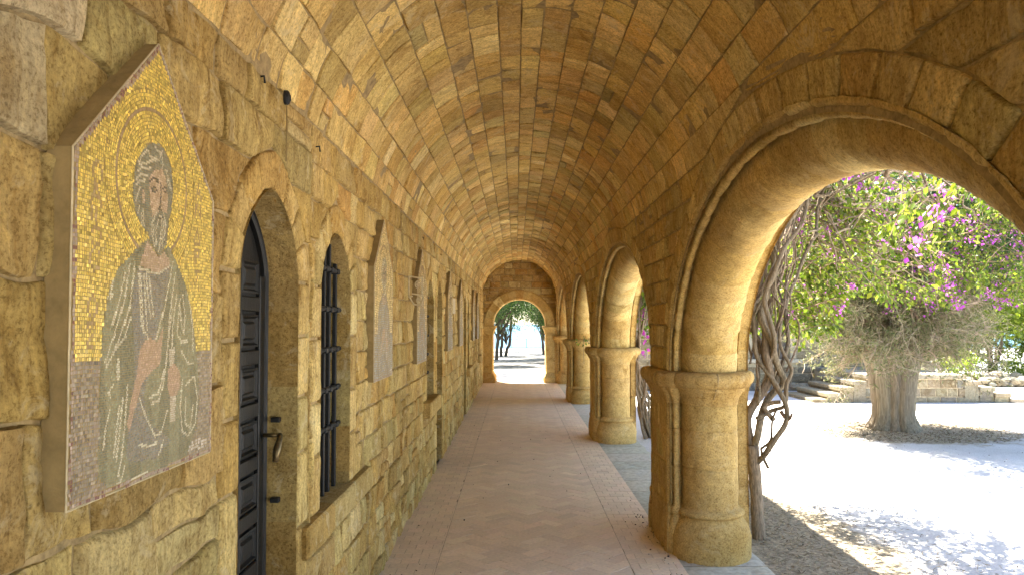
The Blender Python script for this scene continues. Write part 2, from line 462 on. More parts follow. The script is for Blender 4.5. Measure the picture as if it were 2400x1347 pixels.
# ------------------------------------------------------------------ left wall
mb = MB()
holesL = [(lambda z, o=o: oh(z, o, SUR)) for o in OPEN]
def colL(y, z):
    if y < 1.5 and z > 1.9: return jit((.47, .39, .24), .06)  # paler grey rubble, with sky light from behind put into the colour
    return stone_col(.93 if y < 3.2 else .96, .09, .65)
near = [-.02, .20, .46, .72, .97, 1.16, 1.42, 1.68, 1.93, 2.14, 2.32, 2.45]
farc = [-.02, .10, .26, .43, .60, .765, .93, 1.10, 1.27, 1.44, 1.61, 1.78, 1.96, 2.13, 2.29, 2.45]
for z0, z1 in zip(near[:-1], near[1:]):
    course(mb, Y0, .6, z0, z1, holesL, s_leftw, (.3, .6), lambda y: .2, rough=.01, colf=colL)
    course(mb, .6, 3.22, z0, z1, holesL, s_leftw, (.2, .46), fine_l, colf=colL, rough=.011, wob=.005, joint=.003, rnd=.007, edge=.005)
for z0, z1 in zip(farc[:-1], farc[1:]):
    course(mb, 3.22, Y1, z0, z1, holesL, s_leftw, (.11, .30), fine_l, rough=.010, wob=.006, joint=.004, rnd=.012, edge=.006)
# top course that turns into the vault
for k in range(2):
    t0, t1 = math.pi - R_(10.5) - 0 * k, math.pi - R_(11.3)
def surround(mb, o):
    k, c, hw, zb, zs, zt = o
    z = max(zb, -.02); zz = [z]
    while zz[-1] < zs - .18: zz.append(zz[-1] + random.uniform(.2, .3))
    zz[-1] = zs if zs - zz[-1] < .12 else zz[-1]
    if zz[-1] != zs: zz.append(zs)
    fr = fine_l(c) * .9
    for a, b in zip(zz[:-1], zz[1:]):
        for s in (-1, 1):
            e = [(c + s * hw, a), (c + s * hw, b)]; f = [(c + s * (hw + SUR), a), (c + s * (hw + SUR), b)]
            if s < 0: e, f = f, e
            block(mb, e, f, s_left, stone_col(1.05, .06), joint=.005, rough=.004, wob=.003, res=fr, rnd=.003, proud=.004)
    def pt(a, d):     # a 0..1 from left spring over the top
        q = abs(2 * a - 1); zq = (1 - q) ** .8
        zt_ = zs + (zt - zs + d) * zq * .9999
        iv = oh(zt_, o, d) or (c, c)
        return (iv[0] if a < .5 else iv[1], zt_)
    n = 7
    for i in range(n):
        a0, a1 = i / n, (i + 1) / n
        ks = 5
        inner = [pt(lerp(a0, a1, q / (ks - 1)), 0) for q in range(ks)]; outer = [pt(lerp(a0, a1, q / (ks - 1)), SUR) for q in range(ks)]
        block(mb, outer, inner, s_left, stone_col(1.05, .06), joint=.005, rough=.004, wob=.003, res=fr, rnd=.003, proud=.004)
for o in OPEN: surround(mb, o)
wall_o = mb.build('wall', M['stone'], cloister, 'long inner wall of squared rubble stone with doors and windows', smooth=True, sharp=50)
mb = MB()
sheet(mb, Y0, Y1, frange(-.05, 2.5, .06), [(lambda z, o=o: oh(z, o, .012)) for o in OPEN], s_left, -.014, (.3, .25, .15), seg=2)
mb.build('mortar', M['mortar'], wall_o)

# ------------------------------------------------------------------ reveals, doors, windows
def outline(o, n=24, dz=.16):
    k, c, hw, zb, zs, zt = o; pts = []
    z = max(zb, -.02)
    L = frange(z, zs, dz)
    arcz = [zs + (zt - zs) * math.sin(math.pi / 2 * q / n) for q in range(1, n)]
    for zz in L + arcz: pts.append((oh(zz, o)[0], zz))
    pts.append((c, zt))
    for zz in reversed(L + arcz): pts.append((oh(zz, o)[1], zz))
    return pts
def reveal(mb, o, depth):
    pts = outline(o, 14, .06); nx = 8; ob = len(mb.v)
    for i, (y, z) in enumerate(pts):
        a = pts[max(i - 1, 0)]; b = pts[min(i + 1, len(pts) - 1)]
        dy, dz = b[0] - a[0], b[1] - a[1]; l = math.hypot(dy, dz) or 1
        ny, nz = dz / l, -dy / l               # points inwards of opening
        for k in range(nx + 1):
            x = XL - depth * k / nx
            h = .007 * noise.noise(Vector((x * 22, y * 22, z * 22))) + .004 * noise.noise(Vector((x * 60, y * 60, z * 60)))
            if k == 0: h = 0; x = XL - .0005
            mb.v.append((x, y + ny * h, z + nz * h))
    for i in range(len(pts) - 1):
        zc = (pts[i][1] + pts[i + 1][1]) / 2
        random.seed(int(zc / .27) * 7 + int(o[1] * 10) + (pts[i][0] > o[1]) * 3); col = stone_col(.92, .05)
        for k in range(nx):
            a = ob + i * (nx + 1) + k; mb.f.append((a, a + nx + 1, a + nx + 2, a + 1)); mb.c.append(col)
for o in OPEN:
    rv = MB(); reveal(rv, o, .125 if o[0] == 'door' else .19); rv.build('reveal', M['reveal'], wall_o, smooth=True)
random.seed(11)
# room behind keeps daylight out
mb = MB(); box(mb, -1.6, -1.32, Y0, Y1 + 1.0, -.2, 3.7, (.2, .15, .1))
for o in OPEN: pass
mb.build('rear_wall', M['mortar'], cloister)

def prism(mb, poly, x0, x1, col=(.02, .02, .02)):
    n = len(poly); vs = [(x0, y, z) for y, z in poly] + [(x1, y, z) for y, z in poly]
    fs = [tuple(range(n)), tuple(reversed(range(n, 2 * n)))] + [(i, n + i, n + (i + 1) % n, (i + 1) % n) for i in range(n)]
    mb.add(vs, fs, col)
LAB = {2.72: 'black panelled wooden door nearest the camera with a lever handle', 8.68: 'dark wooden door in the middle of the cloister wall', 13.0: 'farthest dark wooden door of the cloister wall'}
def make_door(o):
    k, c, hw, zb, zs, zt = o; detail = c < 4
    mb = MB()
    for a, b in zip(outline(o)[:-1], outline(o)[1:]):        # moulded frame following the opening
        pass
    pts = outline(o, 20, .12); xf = XL - .125
    prof = [(0.012, -.03), (0.012, .012), (-.008, .020), (-.016, .010), (-.022, .018), (-.034, .012), (-.036, -.03)]
    ob = len(mb.v)
    for i, (y, z) in enumerate(pts):
        a = pts[max(i - 1, 0)]; b = pts[min(i + 1, len(pts) - 1)]
        dy, dz = b[0] - a[0], b[1] - a[1]; l = math.hypot(dy, dz) or 1; ny, nz = dz / l, -dy / l
        for d, x in prof: mb.v.append((xf + x - .012, y - ny * d, z - nz * d))
    m = len(prof)
    for i in range(len(pts) - 1):
        for q in range(m - 1):
            a = ob + i * m + q; mb.f.append((a, a + m, a + m + 1, a + 1)); mb.c.append((.02, .02, .02))
    fr = mb.build('door', M['wood'], cloister, LAB[c]); xf += .028
    mb = MB()
    prism(mb, outline(o, 16, .3), xf - .075, xf - .045)
    # stiles and rails, raised panels
    w0 = hw - .055
    def rail(y0, y1, z0, z1, d=.018): box(mb, xf - .046, xf - .045 + d, y0, y1, z0, z1, (.02,) * 3, .004)
    for s in (-1, 1):
        rail(c + s * w0 - .03, c + s * w0 + .03, 0, zs + .02)
    rail(c - .028, c + .028, 0, zt - .1, .022)
    z = .05
    while z < zs + .1:
        rail(c - w0 + .028, c - .028, z - .028, z + .028, .016); rail(c + .028, c + w0 - .028, z - .028, z + .028, .016)
        z += .2025
    leaf = mb.build('leaf', M['wood'], fr)
    if detail:
        mb = MB(); z = .05
        while z < zs + .02:
            for s in (-1, 1):
                y0, y1 = c + s * (w0 / 2 + 0) - (w0 - .06) / 2 + .012, c + s * (w0 / 2) + (w0 - .06) / 2 - .012
                z0, z1 = z + .04, z + .2025 - .04
                for ins, x in ((0, .000), (.012, .012), (.024, .002), (.034, .012)): pass
                vs = []
                for ins, x in ((0, -.046 + .016), (.008, -.028), (.016, -.040), (.026, -.040), (.036, -.030)):
                    vs += [(xf + x, y0 + ins, z0 + ins), (xf + x, y1 - ins, z0 + ins), (xf + x, y1 - ins, z1 - ins), (xf + x, y0 + ins, z1 - ins)]
                fs = [(4 * r + i, 4 * r + (i + 1) % 4, 4 * r + 4 + (i + 1) % 4, 4 * r + 4 + i) for r in range(4) for i in range(4)] + [(16, 17, 18, 19)]
                mb.add(vs, fs, (.02,) * 3)
            z += .2025
        mb.build('panels', M['wood'], fr)
        mb = MB()
        tube(mb, [(xf - .02, 2.985, 1.16), (xf + .045, 2.985, 1.16)], .008, 10)
        tube(mb, [(xf + .045, 2.985, 1.163), (xf + .050, 2.965, 1.15), (xf + .050, 2.935, 1.115), (xf + .049, 2.915, 1.07)], [.009, .011, .015, .011], 10)
        mb.build('handle', M['brass'], fr, smooth=True)
        for z in (1.215, .90):
          mb = MB(); box(mb, XL - .10, XL - .065, 3.015, 3.05, z - .010, z + .010, (.03, .02, .02), .003)
          mb.build('hinge_pin', M['iron'], fr)
for o in OPEN:
    if o[0] == 'door': make_door(o)
WL = {3.70: 'barred narrow window beside the nearest door with three dark iron bars showing', 7.75: 'deep narrow window before the middle door above a jutting sill', 13.95: 'narrow window beyond the farthest door', 17.9: 'last narrow window next to the end wall'}
def make_window(o):
    k, c, hw, zb, zs, zt = o
    mb = MB(); pts = outline(o, 10, .3)
    ins = [(c + (y - c) * .98, z) for y, z in pts]
    prism(mb, ins, XL - .235, XL - .215, (.01,) * 3)
    wn = mb.build('window', M['glass_dark'], cloister, WL[c])
    mb = MB()
    for s in (-1, 0, 1): box(mb, XL - .21, XL - .185, c + s * hw * .93 - .02, c + s * hw * .93 + .02, zb, (zt - .05) if s == 0 else zs + .05, (.02,) * 3, .003)
    for z in (zb + .03, zb + .42, zb + .82): box(mb, XL - .205, XL - .188, c - hw, c + hw, z - .016, z + .016, (.02,) * 3, .003)
    mb.build('frame', M['wood'], wn)
    mb = MB()
    ys = [c + d for d in (-.25, -.13, -.01, .09, .22)] if c < 5 else [c - .18, c - .06, c + .06, c + .18]
    for y in ys:
        iv = None; z1 = zt - .02
        for q in range(60):
            z = zt - q * .01; v = oh(z, o)
            if v and v[0] < y < v[1]: z1 = z; break
        zz = zb + .0
        pp = []
        for q in range(13):
            f = q / 12; pp.append((XL - .065, y, lerp(zb, z1 - .02, f)))
        box(mb, XL - .075, XL - .055, y - .012, y + .012, zb - .005, z1 - .01, (.03,) * 3, .003)
    for z in (1.08, 1.27, 1.465, 1.665, 1.86):
        if z < zb + .1: continue
        v = oh(z, o)
        tube(mb, [(XL - .06, v[0] - .02, z), (XL - .058, c, z + .004), (XL - .06, v[1] + .02, z)], .0125, 8)
        for y in ys: box(mb, XL - .082, XL - .042, y - .02, y + .02, z - .014, z + .014, (.03,) * 3, .004)
    mb.build('grille', M['iron'], wn, smooth=False)
    mb = MB()
    jut = .035 if c < 5 else .075; y0, y1, hh = (3.10, 4.47, .13) if c < 5 else (c - .56, c + .42, .15)
    def ss(y, t, h):                                  # top and front of the sill as one bent surface
        if t < jut + .19: return (XL - .19 + t, y, zb + h - .02 * (t / .2) ** 2)
        return (XL + jut + h, y, zb - .02 - (t - jut - .19))
    n = 3 if c < 5 else 1
    for i in range(n):
        a, b = lerp(y0, y1, i / n), lerp(y0, y1, (i + 1) / n)
        box(mb, XL - .22, XL + jut, a + .002, b - .002, zb - hh, zb, stone_col(.98, .05), .012)
    mb.build('sill', M['reveal'], wn, 'stone sill', smooth=False)
for o in OPEN:
    if o[0] == 'window': make_window(o)

# ------------------------------------------------------------------ vault
mb = MB()
random.seed(5)
th = [R_(a) for a in TH]
def fine_v(y): return .07 if y < 4 else (.1 if y < 8 else .2)
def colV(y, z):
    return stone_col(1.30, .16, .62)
holesRv = [arch_hole(c, a, .39, .39) for c, a in ARCHES]
tfv = lambda t: (t - ZC) / RV
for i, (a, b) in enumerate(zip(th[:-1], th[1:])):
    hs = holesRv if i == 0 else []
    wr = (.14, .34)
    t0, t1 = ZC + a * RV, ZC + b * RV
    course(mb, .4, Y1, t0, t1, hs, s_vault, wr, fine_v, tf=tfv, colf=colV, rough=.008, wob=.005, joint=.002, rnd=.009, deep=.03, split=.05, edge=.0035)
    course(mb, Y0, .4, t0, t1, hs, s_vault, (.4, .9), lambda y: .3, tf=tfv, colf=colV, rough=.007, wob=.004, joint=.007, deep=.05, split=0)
# course from the wall top (theta 168.7 up to the wall plane)
def s_lt(y, t, h): return s_vault(y, math.pi - t, h) if t > 0 else (XL + h, y, ZC)
tl = math.pi - th[-1]
def s_lv(y, t, h):
    p = s_vault(y, math.pi - t, h); q = s_left(y, ZC + RV * math.sin(t), h)
    f = min(max((t - .15) / (tl - .15 + 1e-6), 0), 1); return tuple(lerp(q[k], p[k], f) for k in range(3))
vault_o = mb.build('vault', M['vault'], cloister, 'barrel vault of long courses of tan blocks', smooth=True, sharp=50)
mb = MB()
for k in range(60):
    a0, a1 = R_(lerp(8, 170, k / 60)), R_(lerp(8, 170, (k + 1) / 60))
    sheet(mb, Y0, Y1, [ZC + a0 * RV, ZC + a1 * RV], [arch_hole(c, a, .2, .2) for c, a in ARCHES], s_vault, -.007, (.1, .1, .1), tf=tfv, seg=3)
mb.build('joint_bed', M['dark_mortar'], vault_o)

# ------------------------------------------------------------------ arcade wall (right)
mb = MB(); random.seed(21)
def colR(y, z): return stone_col(1.10, .10, .6)
holesR = [arch_hole(c, a, .39, .245) for c, a in ARCHES]
tr = ZC + th[0] * RV
rc = [0, .22, .42, .62, .82, 1.03]
ru = [1.255, 1.42, 1.58, 1.74, 1.90, 2.06, 2.21, 2.36, tr]
for z0, z1 in zip(rc[:-1], rc[1:]):
    course(mb, .3, Y1, z0, z1, holesR, s_right, (.16, .34), lambda y: .05 if y < 8 else .12, colf=colR, rough=.008, wob=.006, joint=.006, rnd=.006)
for z0, z1 in zip(ru[:-1], ru[1:]):
    course(mb, Y0, Y1, z0, z1, holesR, s_right, (.14, .32), lambda y: .05 if y < 7 else .12, colf=colR, rough=.009, wob=.007, joint=.007, rnd=.010)
def ering(c, a, d, ph):   # point of the offset ellipse, ph 0..pi
    return (c - (a + d) * math.cos(ph), ZS + (B0 + d) * math.sin(ph))
for ai, (c, a) in enumerate(ARCHES):
    n = 25
    for i in range(n):
        p0, p1 = math.pi * i / n, math.pi * (i + 1) / n; ks = 5
        inn = [ering(c, a, .24, lerp(p0, p1, q / 4)) for q in range(ks)]; out = [ering(c, a, .392, lerp(p0, p1, q / 4)) for q in range(ks)]
        block(mb, out, inn, s_right, stone_col(1.10, .06, .6), joint=.005, rough=.005, wob=.003, res=.05 if c < 9 else .12, rnd=.004, proud=.004)
aw = mb.build('arcade_wall', M['stone'], cloister, 'arcade side wall above and between the arches', smooth=True, sharp=50)
mb = MB()
sheet(mb, Y0, Y1, frange(0, 2.52, .06), [arch_hole(c, a, .2, .2) for c, a in ARCHES], s_right, -.012, (.3, .25, .15), seg=2)
mb.build('mortar', M['mortar'], aw)
mb = MB()
so_ = lambda y, z, h: (1.63 + h, y, z)
sheet(mb, Y0, Y1 + 1.0, frange(-.1, 2.4, .05) + [2.8, 3.2, 3.75], [arch_hole(c, a, .205, .205) for c, a in ARCHES], so_, 0, (.44, .33, .18), seg=.4)
mb.build('courtyard_face', M['stone'], aw)
mb = MB()
box(mb, -1.6, 1.78, Y0, Y1 + 1.0, 3.45, 3.62, (.4, .3, .2)); box(mb, -1.3, 1.63, Y0, Y1 + .9, 3.32, 3.44, (.4, .3, .2))
mb.build('roof', M['mortar'], cloister)

# ------------------------------------------------------------------ arch and pier section
XRR, RR, EC = 1.355, .188, .06               # big roll
def section():
    """(X, e): e towards the opening from the core plane; walks from corridor face to outside"""
    P = [(1.07, 0.0)]
    def arc(cx, ce, r, a0, a1, n):
        for k in range(n + 1):
            a = R_(lerp(a0, a1, k / n)); P.append((cx + r * math.cos(a), ce + r * math.sin(a)))
    arc(1.088, .004, .024, 190, 0, 8)
    arc(1.130, .012, .012, 180, 360, 4) if False else P.extend([(1.106, .004), (1.107, .022)])
    arc(1.124, .048, .022, 200, -20, 8)
    P.extend([(1.150, .018), (1.166, .016)])
    arc(XRR, EC, RR, 166, 4, 26)
    P += [(1.550, .01), (1.560, .0), (1.564, .03), (1.63, .03)]
    return P
SEC = section()
def secnorm(P):
    out = []
    for i in range(len(P)):
        a = P[max(i - 1, 0)]; b = P[min(i + 1, len(P) - 1)]
        t = (b[0] - a[0], b[1] - a[1]); l = math.hypot(*t) or 1; out.append((-t[1] / l, t[0] / l))
    return out
SN = secnorm(SEC)
def make_arch(c, a, detail, label):
    mb = MB(); n = 25; per = 7 if detail else 3
    S = []                                        # (ph, groove, col)
    for i in range(n):
        col = stone_col(1.07, .05, .5); off = random.uniform(-.002, .0025)
        for q in range(per + 1):
            f = (q + (.06 if q == 0 else (-.06 if q == per else 0))) / per
            S.append((math.pi * (i + f) / n, (-.006 if q in (0, per) else off), col))
    m = len(SEC); ob = len(mb.v)
    for ph, g, col in S:
        ph = min(max(ph, 0), math.pi)
        cy, cz = -math.cos(ph), math.sin(ph)
        # position for d offset: d = .25 - e
        for (x, e), (nx, ne) in zip(SEC, SN):
            d = .25 - e
            y = c + (a + d) * cy; z = ZS + (B0 + d) * cz
            h = g + .006 * noise.noise(Vector((x * 9, y * 9, z * 9))) + .004 * noise.noise(Vector((x * 30, y * 30, z * 30)))
            big = False
            sh = (s_right(0, z, 0)[0] - XR) * max(0, 1 - (x - 1.07) / .25)
            mb.v.append((x + nx * h + sh, y + (-cy) * ne * h, z - cz * ne * h))
    K = len(S)
    for i in range(K - 1):
        for k in range(m - 1):
            v = ob + i * m + k; mb.f.append((v, v + m, v + m + 1, v + 1)); mb.c.append(S[i][2])
    return mb.build('arch', M['carved'], cloister, label, smooth=True, sharp=60)
AL = ['arch beside the camera outside the left edge of view', 'large nearest arch framing the tree', 'second arch from the camera', 'third arch from the camera', 'farthest arch beside the end wall']
random.seed(31)
for i, (c, a) in enumerate(ARCHES): make_arch(c, a, i in (1, 2), AL[i])

def pier(yf, yb, label, detail=True):
    """core front plane yf (arch side towards the camera), back plane yb"""
    pts = []
    for (x, e), (nx, ne) in zip(SEC, SN): pts.append((x, yf - e, nx, -ne))
    for k in range(1, 5): pts.append((1.63, lerp(yf - .03, yb + .03, k / 5), 1, 0))
    for (x, e), (nx, ne) in reversed(list(zip(SEC, SN))): pts.append((x, yb + e, nx, ne))
    nf = 6
    for k in range(1, nf): pts.append((1.07, lerp(yb, yf, k / nf), -1, 0))
    n = len(pts)
    def wt(x, y):
        inside = math.hypot(x - XRR, (y - (yf - EC)) if y < (yf + yb) / 2 else (y - (yb + EC)))
        col = 1.0 if inside < .21 and (y < yf or y > yb) else 0.0
        return col
    def loft(mb, prof, wfun, colf, nz=2):
        ob = len(mb.v)
        for z, o in prof:
            for (x, y, nx, ny) in pts:
                oo = o * wfun(x, y) + .0015 + .004 * noise.noise(Vector((x * 10, y * 10, z * 10))) + .003 * noise.noise(Vector((x * 34, y * 34, z * 34)))
                # big roll offsets radially
                px, py = x + nx * oo, y + ny * oo
                mb.v.append((px, py, z))
        for i in range(len(prof) - 1):
            for k in range(n):
                k2 = (k + 1) % n
                mb.f.append((ob + i * n + k, ob + i * n + k2, ob + (i + 1) * n + k2, ob + (i + 1) * n + k)); mb.c.append(colf(prof[i][0]))
        mb.f.append(tuple(ob + k for k in reversed(range(n)))); mb.c.append(colf(0))
        mb.f.append(tuple(ob + (len(prof) - 1) * n + k for k in range(n))); mb.c.append(colf(9))
    d0 = stone_col(1.06, .02, .2); dr = [jit(d0, .05) for _ in range(5)]
    mb = MB(); prof = []
    for a, b in ((.28, .60), (.60, .86), (.86, 1.04)):
        prof += [(a + .001, -.006)] + [(z, 0) for z in frange(a + .006, b - .006, .03)] + [(b - .001, -.006)]
    loft(mb, prof, lambda x, y: 1 if x > 1.072 else 0, lambda z: dr[0 if z < .6 else (1 if z < .86 else 2)])
    sh = mb.build('pier', M['carved'], cloister, label, smooth=True, sharp=55)
    mb = MB()
    prof = [(-.02, .083), (.03, .085), (.08, .086), (.140, .085), (.148, .078), (.165, .078), (.20, .068), (.235, .045), (.262, .022), (.272, .018), (.276, .030), (.285, .040), (.297, .042), (.309, .036), (.318, .022), (.322, .008), (.335, .0), (.35, -.02)]
    cb = jit(d0, .04)
    loft(mb, prof, lambda x, y: 1 if wt(x, y) else (.55 if 1.075 < x < 1.19 else .25), lambda z: cb)
    mb.build('base', M['carved'], sh, smooth=True, sharp=55)
    mb = MB()
    prof = [(1.03, -.02), (1.035, .004), (1.06, .006), (1.085, .014), (1.110, .030), (1.126, .036), (1.128, .048), (1.150, .050), (1.153, .060), (1.165, .078), (1.185, .090), (1.208, .094), (1.230, .088), (1.248, .070), (1.257, .045), (1.259, -.03)]
    cc = jit(d0, .04)
    loft(mb, prof, lambda x, y: .85 if x < 1.08 else 1.0, lambda z: cc)
    mb.build('capital', M['carved'], sh, smooth=True, sharp=55)
ck = None
PL = ['pier beside the camera', 'thick nearest pier with half round column and cracked capital', 'second pier with bare vine stems behind it', 'third pier', 'last pier against the end wall']
edges = [(ARCHES[i][0] + ARCHES[i][1] + .25, ARCHES[i + 1][0] - ARCHES[i + 1][1] - .25) for i in range(4)] + [(ARCHES[4][0] + ARCHES[4][1] + .25, 20.9)]
for i, (a, b) in enumerate(edges): pier(a, b, PL[i])
mb = MB(); yf1 = edges[1][0] - .25
tube(mb, [(1.345, yf1 - .060, 1.255), (1.347, yf1 - .090, 1.228), (1.343, yf1 - .094, 1.205), (1.346, yf1 - .085, 1.180), (1.341, yf1 - .056, 1.155), (1.339, yf1 - .035, 1.12), (1.334, yf1 - .012, 1.08)], [.005, .0055, .005, .005, .004, .003, .002], 5, (.05, .04, .02))
mb.build('crack', M['dark_mortar'], bpy.data.objects['pier.001'])

# ------------------------------------------------------------------ end wall
mb = MB(); random.seed(41); EX, EZ, ER = .0975, 1.51, .71
def eh(z, R, low):
    if z is None: return EX
    if z <= EZ: return (EX - low, EX + low)
    if z - EZ >= R: return None
    k = math.sqrt(R * R - (z - EZ) ** 2); return (EX - k, EX + k)
for z0, z1 in zip(frange(0, 3.36, .165)[:-1], frange(0, 3.36, .165)[1:]):
    course(mb, -.98, 1.16, z0, z1, [lambda z: eh(z, .95, .95)], s_end, (.16, .36), lambda y: .2, rough=.008, joint=.007, colf=lambda y, z: stone_col(.9, .09))
ew = mb.build('end_wall', M['stone'], cloister, 'end wall with a round arched doorway to the garden', smooth=True, sharp=50)
mb = MB(); sheet(mb, -.98, 1.16, frange(0, 3.4, .08), [lambda z: eh(z, .8, .8)], s_end, -.012, (.3, .25, .15)); mb.build('mortar', M['mortar'], ew)
mb = MB()
so2 = lambda x, z, h: (x, Y1 + .95 + h, z)
sheet(mb, -1.6, 1.75, frange(0, 3.6, .08), [lambda z: eh(z, .72, .72)], so2, 0, (.44, .33, .18)); mb.build('outer_face', M['stone'], ew)
mb = MB()
ES = [(.255, .0), (.250, .03), (.215, .036), (.205, .028), (.195, .020), (.05, .020), (.035, .028), (.0, .015), (-.0, -.93)]
ob = 0; seq = []
for i in range(13):
    col = stone_col(1.0, .05)
    for q in range(6): seq.append((math.pi * (i + (q + (.08 if q == 0 else (-.08 if q == 5 else 0))) / 5) / 13, q in (0, 5), col))
for ph, g, col in seq:
    ph = min(max(ph, 0), math.pi)
    for d, h in ES:
        hh = h - (.004 if g else 0); r = ER + d + (.003 if g and d < .1 else 0)
        mb.v.append((EX - r * math.cos(ph), Y1 - hh, EZ + r * math.sin(ph)))
m = len(ES)
for i in range(len(seq) - 1):
    for k in range(m - 1):
        v = i * m + k; mb.f.append((v, v + 1, v + m + 1, v + m)); mb.c.append(seq[i][2])
mb.build('doorway_arch', M['carved'], ew, smooth=True, sharp=40)
for s in (-1, 1):
    mb = MB()
    xa, xb = sorted((EX + s * ER, EX + s * 1.0)); cc = [stone_col(1, .05) for _ in range(8)]
    prof = [(-.02, .07), (.12, .072), (.155, .06), (.20, .035), (.25, .012), (.27, .002), (.29, 0), (.80, 0), (.81, -.003), (.82, 0), (1.28, 0), (1.30, .012), (1.34, .014), (1.37, .03), (1.42, .05), (1.46, .075), (1.505, .08), (1.512, .0)]
    for z, o in prof:
        x0, x1 = (xa, xb + o) if s < 0 else (xa - o, xb)
        b_ = .02
        mb.v += [(x0 + b_ * (s > 0), Y1 - .02 - o, z), (x1 - b_ * (s < 0), Y1 - .02 - o, z), (x1, Y1 - .02 - o + b_, z), (x1, Y1 + .94, z), (x0, Y1 + .94, z), (x0, Y1 - .02 - o + b_, z)]
    for i in range(len(prof) - 1):
        for k in range(6):
            k2 = (k + 1) % 6; mb.f.append((i * 6 + k, i * 6 + k2, i * 6 + 6 + k2, i * 6 + 6 + k)); mb.c.append(cc[min(7, i // 5)])
    mb.f.append(tuple((len(prof) - 1) * 6 + k for k in range(6))); mb.c.append(cc[0])
    mb.build('doorway_jamb', M['carved'], ew)

# ------------------------------------------------------------------ floor
def clip(poly, axis, val, keep_less):
    out = []
    for i in range(len(poly)):
        a, b = poly[i], poly[(i + 1) % len(poly)]
        ia = (a[axis] <= val) == keep_less; ib = (b[axis] <= val) == keep_less
        if ia: out.append(a)
        if ia != ib:
            t = (val - a[axis]) / (b[axis] - a[axis]); out.append((lerp(a[0], b[0], t), lerp(a[1], b[1], t)))
    return out
mb = MB(); random.seed(51)
BR = [((.40, .27, .20), 6), ((.45, .33, .235), 4), ((.35, .225, .17), 3), ((.42, .285, .225), 4), ((.52, .42, .30), .8), ((.29, .19, .15), .8)]
def brick_col():
    t = random.uniform(0, sum(b[1] for b in BR))
    for c, w_ in BR:
        t -= w_
        if t <= 0: return jit(tuple(x * .65 + y * .85 for x, y in zip(tuple(v * .5 for v in c), (.64, .53, .38))), .06)
    return BR[0][0]
FB0, FB1, FX0, FX1 = -.52, .755, XL - .02, 1.10
FY0, FY1 = -4.4, 21.2
box(mb, FX0, FX1, FY0, FY1, -.12, -.002, (.25, .19, .13))
def fbrick(poly, hz):
    if len(poly) < 3: return
    cx = sum(p[0] for p in poly) / len(poly); cy = sum(p[1] for p in poly) / len(poly)
    tx, ty = random.uniform(-.006, .006), random.uniform(-.006, .006); c = brick_col()
    n = len(poly); k = .985
    top = [(cx + (x - cx) * k, cy + (y - cy) * k, hz + (x - cx) * tx + (y - cy) * ty) for x, y in poly]
    bot = [(x, y, -.004) for x, y in poly]
    mb.add(top + bot, [tuple(range(n))] + [(i, n + i, n + (i + 1) % n, (i + 1) % n) for i in range(n)], c)
for (a, b) in ((FX0, FB0), (FB1, FX1)):
    y = FY0; row = 0
    while y < FY1:
        d = .108; x = a - (row % 2) * .06 + random.uniform(-.004, .004)
        while x < b:
            wd = .119; x0, x1 = max(x, a), min(x + wd, b)
            if x1 - x0 > .01: fbrick([(x0 + .0012, y + .0012), (x1 - .0012, y + .0012), (x1 - .0012, y + d - .0012), (x0 + .0012, y + d - .0012)], random.uniform(0, .002))
            x += wd
        y += d; row += 1
bw = .1; bl = .2; cs = math.cos(math.pi / 4)
def rot(p): return ((p[0] - p[1]) * cs, (p[0] + p[1]) * cs)
for i in range(-160, 170):
    for j in range(-120, 130):
        for hv in (0, 1):
            # standard 2:1 herringbone lattice
            ox, oy = i * bw + j * 2 * bw, i * bw - j * 2 * bw
            r = [(ox, oy), (ox + bl, oy), (ox + bl, oy + bw), (ox, oy + bw)] if hv == 0 else [(ox + bl, oy), (ox + bl + bw, oy), (ox + bl + bw, oy + bl), (ox + bl, oy + bl)]
            if hv == 1: r = [(x - bl, y + bw) for x, y in r]
            g = .0012; cx = (r[0][0] + r[2][0]) / 2; cy = (r[0][1] + r[2][1]) / 2
            q = rot((cx, cy)); q = (q[0] + .1, q[1] + 8.5)
            if not (FB0 - .15 < q[0] < FB1 + .15 and FY0 < q[1] < FY1): continue
            rr = [(x + (g if x < cx else -g), y + (g if y < cy else -g)) for x, y in r]
            P = [rot(p) for p in rr]; P = [(x + .1, y + 8.5) for x, y in P]
            P = clip(P, 0, FB0 + .002, False); P = clip(P, 0, FB1 - .002, True) if P else P
            P = clip(P, 1, FY1, True) if P else P
            fbrick(P, random.uniform(0, .002))
fo = mb.build('floor', M['floor']); tag(fo, 'worn terracotta brick floor laid in herringbone with straight borders', kind='structure')
# leaf bits on the floor
# stylobate slabs
mb = MB(); random.seed(52)
y = -4.4
while y < 21.2:
    L = random.uniform(.45, 1.0); c = jit((.44, .42, .33), .1); nx, ny = 14, max(4, int(L / .04)) if y > 3.5 and y < 12 else 4
    pit = [(random.uniform(1.2, 1.6), y + random.uniform(.05, L - .05), random.uniform(.03, .07), random.uniform(.015, .03)) for _ in range(3)]
    ob = len(mb.v)
    for j in range(ny + 1):
        for i in range(nx + 1):
            X = lerp(1.102, 1.66, i / nx); Yy = lerp(y + .004, y + L - .004, j / ny)
            h = -.004 + .004 * noise.noise(Vector((X * 6, Yy * 6, 0)))
            for px, py, rx, ry in pit: h -= .03 * math.exp(-(((X - px) / rx) ** 2 + ((Yy - py) / ry) ** 2))
            if i in (0, nx) or j in (0, ny): h -= .006
            mb.v.append((X + (.02 * noise.noise(Vector((Yy * 4, 3, 0))) if i == nx else 0), Yy, h))
    for j in range(ny):
        for i in range(nx):
            a = ob + j * (nx + 1) + i; mb.f.append((a, a + 1, a + nx + 2, a + nx + 1)); mb.c.append(c)
    y += L
box(mb, 1.10, 1.655, -4.4, 21.2, -.25, -.035, (.12, .10, .07))
